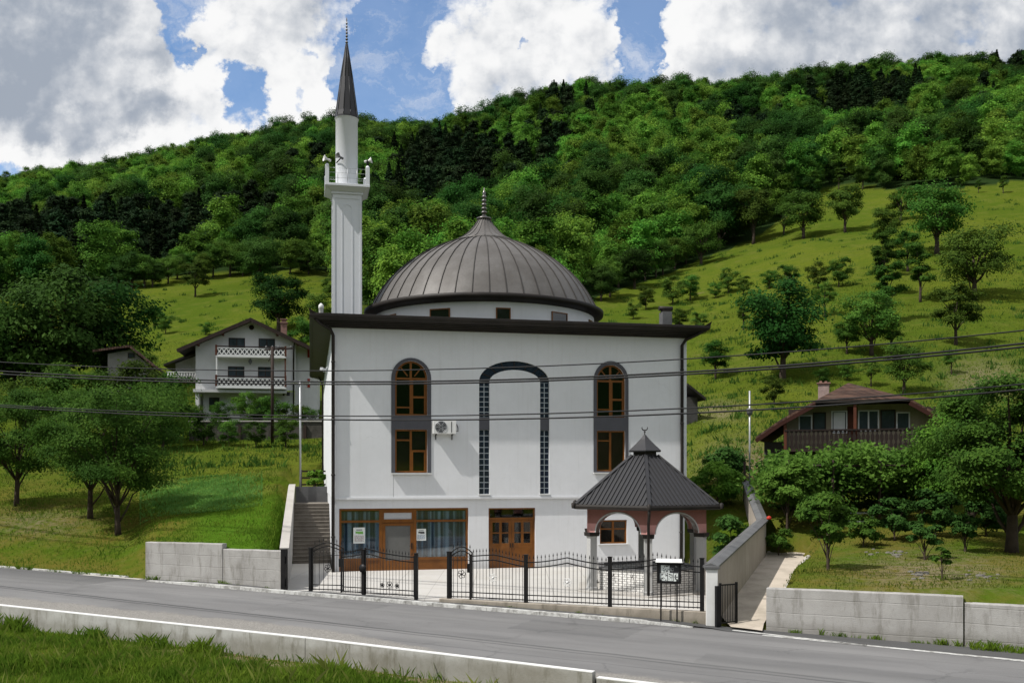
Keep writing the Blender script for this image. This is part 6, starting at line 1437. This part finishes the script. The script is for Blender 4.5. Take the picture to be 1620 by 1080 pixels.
# ---------------------------------------------------------------- near trees, each of its own making
def near(name, px, base, top, wpx, seed, mat, label, cat='tree', y0=36, basef=.3, nleaf=15000, ls=.135, nl=13, fork=.45, tr=.17, group=None, nclump=420, lob=.36, lean=0, flat=.7, Y=None, scat=1.0):
    if Y: X, Z = (px-810)/FP*Y, float(H((px-810)/FP*Y, Y)[0])
    else: X, Y, Z = ground_hit(px, base, y0)
    h = (base-top)/FP*Y; return tree_proto(name, seed, h, wpx/FP*Y, h*basef, nl, nclump, nleaf, ls, mat, tr, label, cat, (X, Y, Z), group, fork=fork, lob=lob, lean=lean, flat=flat, scat=scat)
near('fruit_tree', 187, 846, 594, 122, 5, 'leafnear', 'spreading fruit tree with pale trunk nearest the left concrete wall', nleaf=21000, tr=.13, basef=.17, flat=.5, nl=17, fork=.35, lob=.33)
near('fruit_tree', 143, 820, 606, 95, 6, 'leafnear', 'second fruit tree with dark trunk just behind the pale trunked one', nleaf=17000, basef=.17, flat=.5, nl=15, tr=.13, lob=.33)
near('fruit_tree', 26, 800, 606, 84, 7, 'leafnear', 'fruit tree with slanting trunk at the left edge of the lawn', nleaf=16000, lean=.4, basef=.17, flat=.55, nl=14, tr=.13)
near('garden_tree', 1600, 905, 612, 128, 8, 'leafnear', 'large leafy tree at the right edge of the garden', nleaf=30000, tr=.2, basef=.13, Y=34.5, nl=22, lob=.32, flat=.6)
near('garden_tree', 1535, 850, 655, 85, 18, 'leaf', 'tree filling the gap between the vine arbour and the large garden tree', nleaf=12000, Y=41, basef=.12)
near('garden_shrub', 1310, 924, 800, 44, 9, 'leafnear', 'thin yellow green shrub with many stems beside the path edging', 'shrub', nleaf=2600, ls=.13, nl=8, basef=.25, tr=.05, nclump=120, Y=31.6, fork=.3)
near('garden_shrub', 1463, 893, 832, 28, 10, 'leafneardark', 'small bluish green bush in the middle of the garden', 'shrub', nleaf=1900, ls=.12, nl=7, basef=.3, tr=.045, nclump=90, Y=33.2, fork=.3)
near('garden_shrub', 1527, 886, 826, 26, 12, 'leafneardark', 'small dark bush left of the large garden tree', 'shrub', nleaf=1700, ls=.12, nl=7, basef=.3, tr=.045, nclump=80, Y=34.5, fork=.3)
near('sapling', 1490, 938, 882, 15, 13, 'leafnear', 'thin young sapling standing above the concrete wall joint', 'sapling', nleaf=420, ls=.12, nl=5, basef=.35, tr=.025, nclump=40, Y=28.4, fork=.7)
near('garden_shrub', 1245, 850, 735, 42, 14, 'leafvine', 'bright green vine bush at the left end of the arbour', 'shrub', nleaf=6000, ls=.17, nl=9, basef=.3, tr=.06, Y=41.5)
near('garden_shrub', 1300, 850, 778, 40, 15, 'leafnear', 'shrub leaning out from under the vine arbour near the path', 'shrub', nleaf=6000, ls=.16, nl=9, basef=.2, tr=.05, Y=40)
near('garden_shrub', 1415, 865, 795, 40, 16, 'leafneardark', 'dark low shrub in the shade under the vine arbour', 'shrub', nleaf=2600, ls=.15, nl=7, basef=.1, tr=.04, nclump=100, Y=38)
near('garden_shrub', 1366, 868, 818, 30, 24, 'leafnear', 'low flowering shrub at the shaded edge of the garden', 'shrub', nleaf=1500, ls=.13, nl=7, basef=.1, tr=.03, nclump=80, Y=37)
near('garden_shrub', 1480, 866, 788, 38, 25, 'leafneardark', 'dark shrub beneath the right half of the vine arbour', 'shrub', nleaf=2600, ls=.15, nl=7, basef=.05, tr=.04, nclump=100, Y=38.5)
near('garden_shrub', 1560, 872, 800, 44, 26, 'leafneardark', 'dark shrub behind the trunk of the large garden tree', 'shrub', nleaf=3000, ls=.16, nl=7, basef=.05, tr=.04, nclump=100, Y=38.5)
near('garden_shrub', 1160, 860, 770, 38, 17, 'leafneardark', 'dark shrub behind the pavilion on the slope beside the beige wall', 'shrub', nleaf=4500, ls=.17, nl=8, basef=.05, tr=.05, Y=44)
near('garden_shrub', 1135, 810, 742, 46, 19, 'leaf', 'bright shrub on the bank right of the mosque wall', 'shrub', nleaf=4500, ls=.18, nl=8, basef=.05, tr=.05, Y=50)
near('garden_shrub', 1152, 760, 715, 40, 20, 'leafneardark', 'dark green shrub above the bright shrub on the bank right of the mosque', 'shrub', nleaf=3000, ls=.2, nl=8, basef=.05, tr=.05, Y=56)
near('garden_shrub', 1232, 862, 818, 26, 27, 'leafnear', 'pale straggling shrub where the beige wall bends', 'shrub', nleaf=1200, ls=.12, nl=6, basef=.2, tr=.03, nclump=70, Y=39.5)
near('garden_shrub', 499, 745, 705, 16, 28, 'leaf', 'small green bush at the top of the stone stairs', 'shrub', nleaf=1600, ls=.16, nl=6, basef=.05, tr=.03, nclump=70, Y=56)
# vine arbour under the chalet's balcony
ar_ = thing('vine_arbour', 'long grape vine arbour with dark shade beneath, in front of the chalet', 'arbour', (0, 0, 0))
rs = np.random.RandomState(9); P = []
for _ in range(420):
    px, rr_ = rs.uniform(1212, 1545), rs.uniform(0, 1); Y = 42.5+8.5*rr_**1.5  # canopy carried further back so that it shades the ground below
    r0 = np.interp(px, [1210, 1260, 1300, 1350, 1500], [752, 740, 730, 728, 726])+rs.uniform(-10, 44)*(1-.6*rr_)+7*math.sin(px*.05)
    c = np.array(at(px, r0, Y)); P.append(c+rs.normal(size=(70, 3))*np.array((.42, .40, .26)))
for _ in range(260):                                     # vine curtain added at the back to darken the space under the arbour
    px = rs.uniform(1225, 1560); X = (px-810)/FP*47; c = np.array((X*1.06, rs.uniform(48.6, 50.4), rs.uniform(2.2, 4.9))); P.append(c+rs.normal(size=(60, 3))*np.array((.45, .3, .35)))
P = np.concatenate(P); Nn = unit(rs.normal(size=P.shape)*.6+np.array((-.1, -.25, .75))); V, F = leaf_quads(P, Nn, .20, rs, .8); link('foliage', np_mesh('foliage', V, F, MT['leafvine']), ar_)
for px in (1222, 1290, 1360, 1425, 1490, 1540):
    for Y in (42.6, 47.3, 50.5):
        x = (px-810)/FP*45; zg = float(H(x, Y)[0]); MB().tube([(x, Y, zg-.2), (x+.03, Y, 5.0)], .07, 6).build('post', MT['darkwood'], ar_)
for Y in (42.6, 45, 47.3): MB().tube([(12.0, Y, 4.75), (21.8, Y, 4.75)], .05, 6).build('crossbeam', MT['darkwood'], ar_)
m = MB(); p0 = at(1318, 812, 43.5); p1 = at(1385, 822, 43.5); z_ = p0[2]
for dx in (0, .9, 1.8): m.box(p0[0]+dx-.03, p0[0]+dx+.03, 43.5, 43.56, z_-.9, z_+.2)
m.box(p0[0]-.1, p0[0]+2.0, 43.2, 43.9, z_, z_+.06); m.box(p0[0]-.1, p0[0]+2.0, 42.9, 43.15, z_-.35, z_-.3)
tag(m.build('garden_bench', MT['greypole']), 'pale wooden bench in the shade under the vine arbour', 'bench')
# ---------------------------------------------------------------- grass
def blades(name, X, Y, hgt, wid, mat, label, seed, clump=1):
    rs = np.random.RandomState(seed); n = len(X); Z = H(X, Y); g = rs.uniform(0, 6.283, n); h = hgt*rs.uniform(.45, 1.4, n)*np.clip(1+vnoise(X, Y, 1.1, 61)*1.5+vnoise(X, Y, .35, 62)*.8, .3, 2.2); w = wid*rs.uniform(.7, 1.3, n)
    ln = rs.normal(size=(n, 2))*h[:, None]*.35; c, s = np.cos(g)*w, np.sin(g)*w
    V = np.stack([np.stack([X-c, Y-s, Z-.02], 1), np.stack([X+c, Y+s, Z-.02], 1), np.stack([X+ln[:, 0]*.4+c*.6, Y+ln[:, 1]*.4+s*.6, Z+h*.6], 1), np.stack([X+ln[:, 0], Y+ln[:, 1], Z+h], 1)], 1).reshape(-1, 3)
    o = link(name, np_mesh(name, V, np.arange(4*n).reshape(n, 4), MT[mat])); return tag(o, label, 'grass', kind='stuff')
rs = np.random.RandomState(3)
# bank in the foreground
MT['straw'] = leafmat('dry_stalks', (.16,.20,.03), (.22,.235,.055), (.13,.18,.02), .4, False)
s_ = rs.uniform(-16, 12, 160000); n_ = -8.75-rs.beta(1.0, 1.6, 160000)*12; X, Y = xy(s_, n_); k = (Y > 12) & (np.abs(X/Y) < .6); bare = (n_ > -9.6) & (s_ > -6+rs.uniform(-5, 5, len(s_))) & (rs.rand(len(s_)) < .85)
k &= ~bare; blades('grass', X[k], Y[k], .17, .011, 'blade', 'rough green grass on the bank in front of the low wall', 1)
ks = rs.rand(len(k)) < .035; k2 = k & ks; blades('grass', X[k2], Y[k2], .30, .007, 'straw', 'pale dry stalks standing in the bank grass', 6)
cl = rs.uniform(-15, 4, 260); cl = cl[:70]; s_ = (cl[:, None]+rs.normal(size=(70, 45))*.16).ravel(); n_ = (-8.85-np.abs(rs.normal(size=s_.shape)*.25)); X, Y = xy(s_, n_); blades('grass', X, Y, .30, .012, 'blade', 'taller grass tufts growing against the foot of the low wall', 2)
# lawns and meadows behind the road
def field(n, y0, y1, pw, hgt, wid, mat, label, seed, px0=-40, px1=1660, cond=None):
    rs = np.random.RandomState(seed); Y = y0+(y1-y0)*rs.rand(n)**pw; px = rs.uniform(px0, px1, n); X = (px-810)/FP*Y; s, q = sn(X, Y); x, d = mloc(X, Y)
    k = (q > .4) & ~((x > -2.3) & (x < W+1) & (d > -9) & (d < DEP)) & ~((px > 440) & (px < 1120) & (Y < 60)) & ~forest_mask(X, Y)
    tt = (Y-28.5)/11; ex = 6.05+tt*4.41; k &= ~((X > ex-3) & (X < ex+2.0) & (Y < 41)); k &= ~((Y < 41) & (side(X, Y, WA, WB) > 0) & (X > 0))
    if cond is not None: k &= cond(px, X, Y)
    blades('grass', X[k], Y[k], hgt, wid, mat, label, seed)
field(90000, 34, 62, 1.2, .10, .016, 'blade', 'mown grass on the lawn banks beside the mosque', 11, cond=lambda p, X, Y: p < 460)
field(60000, 27, 50, 1.2, .055, .013, 'bladedry', 'dry patchy grass in the garden above the right wall', 12, cond=lambda p, X, Y: p > 1195)
field(130000, 50, 130, .9, .13, .03, 'bladedry', 'tall meadow grass tufts on the hillsides', 13)
rs = np.random.RandomState(44); cy_ = np.exp(rs.uniform(math.log(62), math.log(190), 1500)); cp = rs.uniform(-20, 1640, 1500); cxx = (cp-810)/FP*cy_; kk_ = ~forest_mask(cxx, cy_); cxx, cy_ = cxx[kk_], cy_[kk_]
mx_, md_ = mloc(cxx, cy_); kk_ = ~((mx_ > -2.3) & (mx_ < W+1) & (md_ < DEP)); cxx, cy_ = cxx[kk_], cy_[kk_]
X = (cxx[:, None]+rs.normal(size=(len(cxx), 26))*.42*rs.uniform(.4, 1.6, (len(cxx), 1))).ravel(); Y = (cy_[:, None]+rs.normal(size=(len(cxx), 26))*.32).ravel()
blades('weeds', X, Y, .34, .05, 'leafnear', 'dark weed clumps scattered over the hillside meadows', 45)
X, Y = xy(rs.uniform(21.6, 26, 900), rs.uniform(-.45, -.05, 900)); o_ = blades('grass', X, Y, .14, .014, 'blade', 'strip of grass growing at the foot of the right wall', 14)
o_.location.z = .22
rs = np.random.RandomState(52); S_ = []; N_ = []                # weeds at the feet of walls and kerbs
for s0, s1, n0, cnt_ in ((-8, -1.6, -.06, 26), (16.4, 21.4, -.06, 22), (5.6, 14.4, -.12, 26), (-40, -8.2, -.05, 120), (-30, 14, -8.35, 110), (21.6, 30, -.06, 26)):
    c_ = rs.uniform(s0, s1, cnt_); S_.append((c_[:, None]+rs.normal(size=(cnt_, 16))*.07).ravel()); N_.append(np.full(cnt_*16, n0)+rs.normal(size=cnt_*16)*.03)
X, Y = xy(np.concatenate(S_), np.concatenate(N_)); o_ = blades('weeds', X, Y, .10, .010, 'blade', 'small weeds growing at the feet of the road walls and kerbs', 53)
me_ = o_.data; co_ = np.zeros(len(me_.vertices)*3, np.float32); me_.vertices.foreach_get('co', co_); co_ = co_.reshape(-1, 4, 3); s4, n4 = sn(co_[:, 0, 0], co_[:, 0, 1]); co_[:, :, 2] += (roadz(s4)-co_[:, 0, 2])[:, None]; me_.vertices.foreach_set('co', co_.ravel()); me_.update()
# crop leaves in the vegetable plot
rs = np.random.RandomState(15); px = 318+np.clip(rs.normal(size=14000), -2, 2)*48; Y = 53.5+np.clip(rs.normal(size=14000), -2, 2)*3.4; X = (px-810)/FP*Y
MT['crop'] = leafmat('crop_leaves', (.13,.29,.05), (.18,.36,.08), (.10,.24,.04), .5, False); o_ = blades('crop', X, Y, .12, .03, 'crop', 'bluish green vegetable patch on the lawn left of the stair wall', 15)
# loose stones in the garden
m = MB(); rnd = random.Random(5)
for px, r0, n, sp_ in ((1452, 908, 14, 16), (1550, 912, 16, 22), (1395, 873, 8, 25), (1425, 874, 6, 12)):
    for _ in range(n):
        X, Y, Z = ground_hit(px+rnd.gauss(0, sp_*.6), r0+rnd.gauss(0, 3), 27); r = rnd.uniform(.03, .11)
        m.lathe([(.001, Z-.05), (r*1.2, Z-.01), (r, Z+r*.35), (r*.5, Z+r*.55), (.001, Z+r*.6)], 6, (X, Y), False, rnd.random())
tag(m.build('rubble', M('dull_field_stone', (.15,.14,.12), .9)), 'scattered pale stones lying in the garden grass', 'stones', kind='stuff')
# ---------------------------------------------------------------- poles and cables
def pole(px, rb, rt, Y, r, mat, label, name='lamp_post'):
    b = at(px, rb, Y); zt = at(px, rt, Y)[2]; root = thing(name, label, 'pole', (b[0], b[1], b[2]))
    MB().tube([(0, 0, -.3), (0, 0, zt-b[2])], r, 8).build('pole_shaft', MT[mat], root); return root, zt-b[2]
rt, h = pole(475, 768, 602, 52.5, .055, 'greypole', 'slim grey lamp post at the top of the stone stairs')
m = MB(); m.bar((-.38, 0, h-.02), (.38, 0, h-.02), .05, .05); m.build('crossarm', MT['greypole'], rt)
for q in (-.32, .32): m = MB(); m.box(q-.22, q+.22, -.12, .12, h-.14, h-.05); m.build('lamp_head', MT['greypole'], rt, bevel=.02)
rt, h = pole(431, 695, 548, 77, .13, 'darkwood', 'dark wooden utility pole before the white house', 'utility_pole')
m = MB(); m.bar((-.6, 0, h-.25), (1.7, 0, h-.15), .12, .12); m.bar((-.3, 0, h-1.2), (0, 0, h-.3), .06, .06); m.build('crossarm', MT['darkwood'], rt)
for q in (-.5, 0, .5, 1.5): m = MB(); m.lathe([(.001, h-.16), (.07, h-.14), (.09, h-.05), (.05, h+.05), (.001, h+.08)], 8, (q, 0)); m.build('insulator', MT['cope'], rt)
rt, h = pole(1186, 790, 618, 49.5, .045, 'greypole', 'slim grey lamp post with small lantern beside the beige wall')
m = MB(); m.lathe([(.001, h-1.28), (.12, h-1.25), (.17, h-1.05), (.15, h-.92), (.001, h-.88)], 10); m.build('lantern', MT['cope'], rt)
def wire(pts, label, r, fa=.3, group='power cables crossing the picture'):
    """cable strung along the road: photo points give its height at the road-parallel vertical plane n=FA"""
    V = []
    PX = [p[0] for p in pts]; RW = [p[1] for p in pts]; c = np.polyfit(PX, RW, 3 if len(pts) > 5 else 2)
    for px in np.arange(-260, 1900, 30):
        s_ = ((px-810)/FP*(R0[1]+fa*RN[1])-R0[0]-fa*RN[0])/(RD[0]-(px-810)/FP*RD[1]); X, Y = xy(s_, fa)
        V.append((X, Y, EYE+(745-np.polyval(c, px))/FP*Y))
    o = MB().tube(V, r, 6).build('power_line', MT['wire']); tag(o, label, 'cable', group)
wire([(0, 573), (300, 583), (500, 587), (800, 582), (1140, 564), (1380, 545), (1620, 523)], 'thin topmost power cable crossing in front of the mosque', .021)
wire([(0, 587), (300, 600), (500, 604.5), (800, 600), (1140, 585), (1380, 567), (1620, 543)], 'thick upper cable of the middle pair crossing the mosque windows', .032)
wire([(0, 591.5), (300, 604.5), (500, 608), (800, 603.5), (1140, 589), (1380, 571.5), (1620, 548.5)], 'thick lower cable of the middle pair crossing the mosque windows', .030, .5)
wire([(0, 640), (300, 654.5), (500, 657), (800, 655.5), (1140, 643.5), (1380, 627), (1620, 607.5)], 'upper cable of the lowest pair crossing above the air conditioner', .023)
wire([(0, 643), (300, 658.5), (500, 663.5), (800, 662.5), (1140, 651.5), (1380, 636), (1620, 616)], 'lowest power cable crossing the air conditioner', .028, .5)
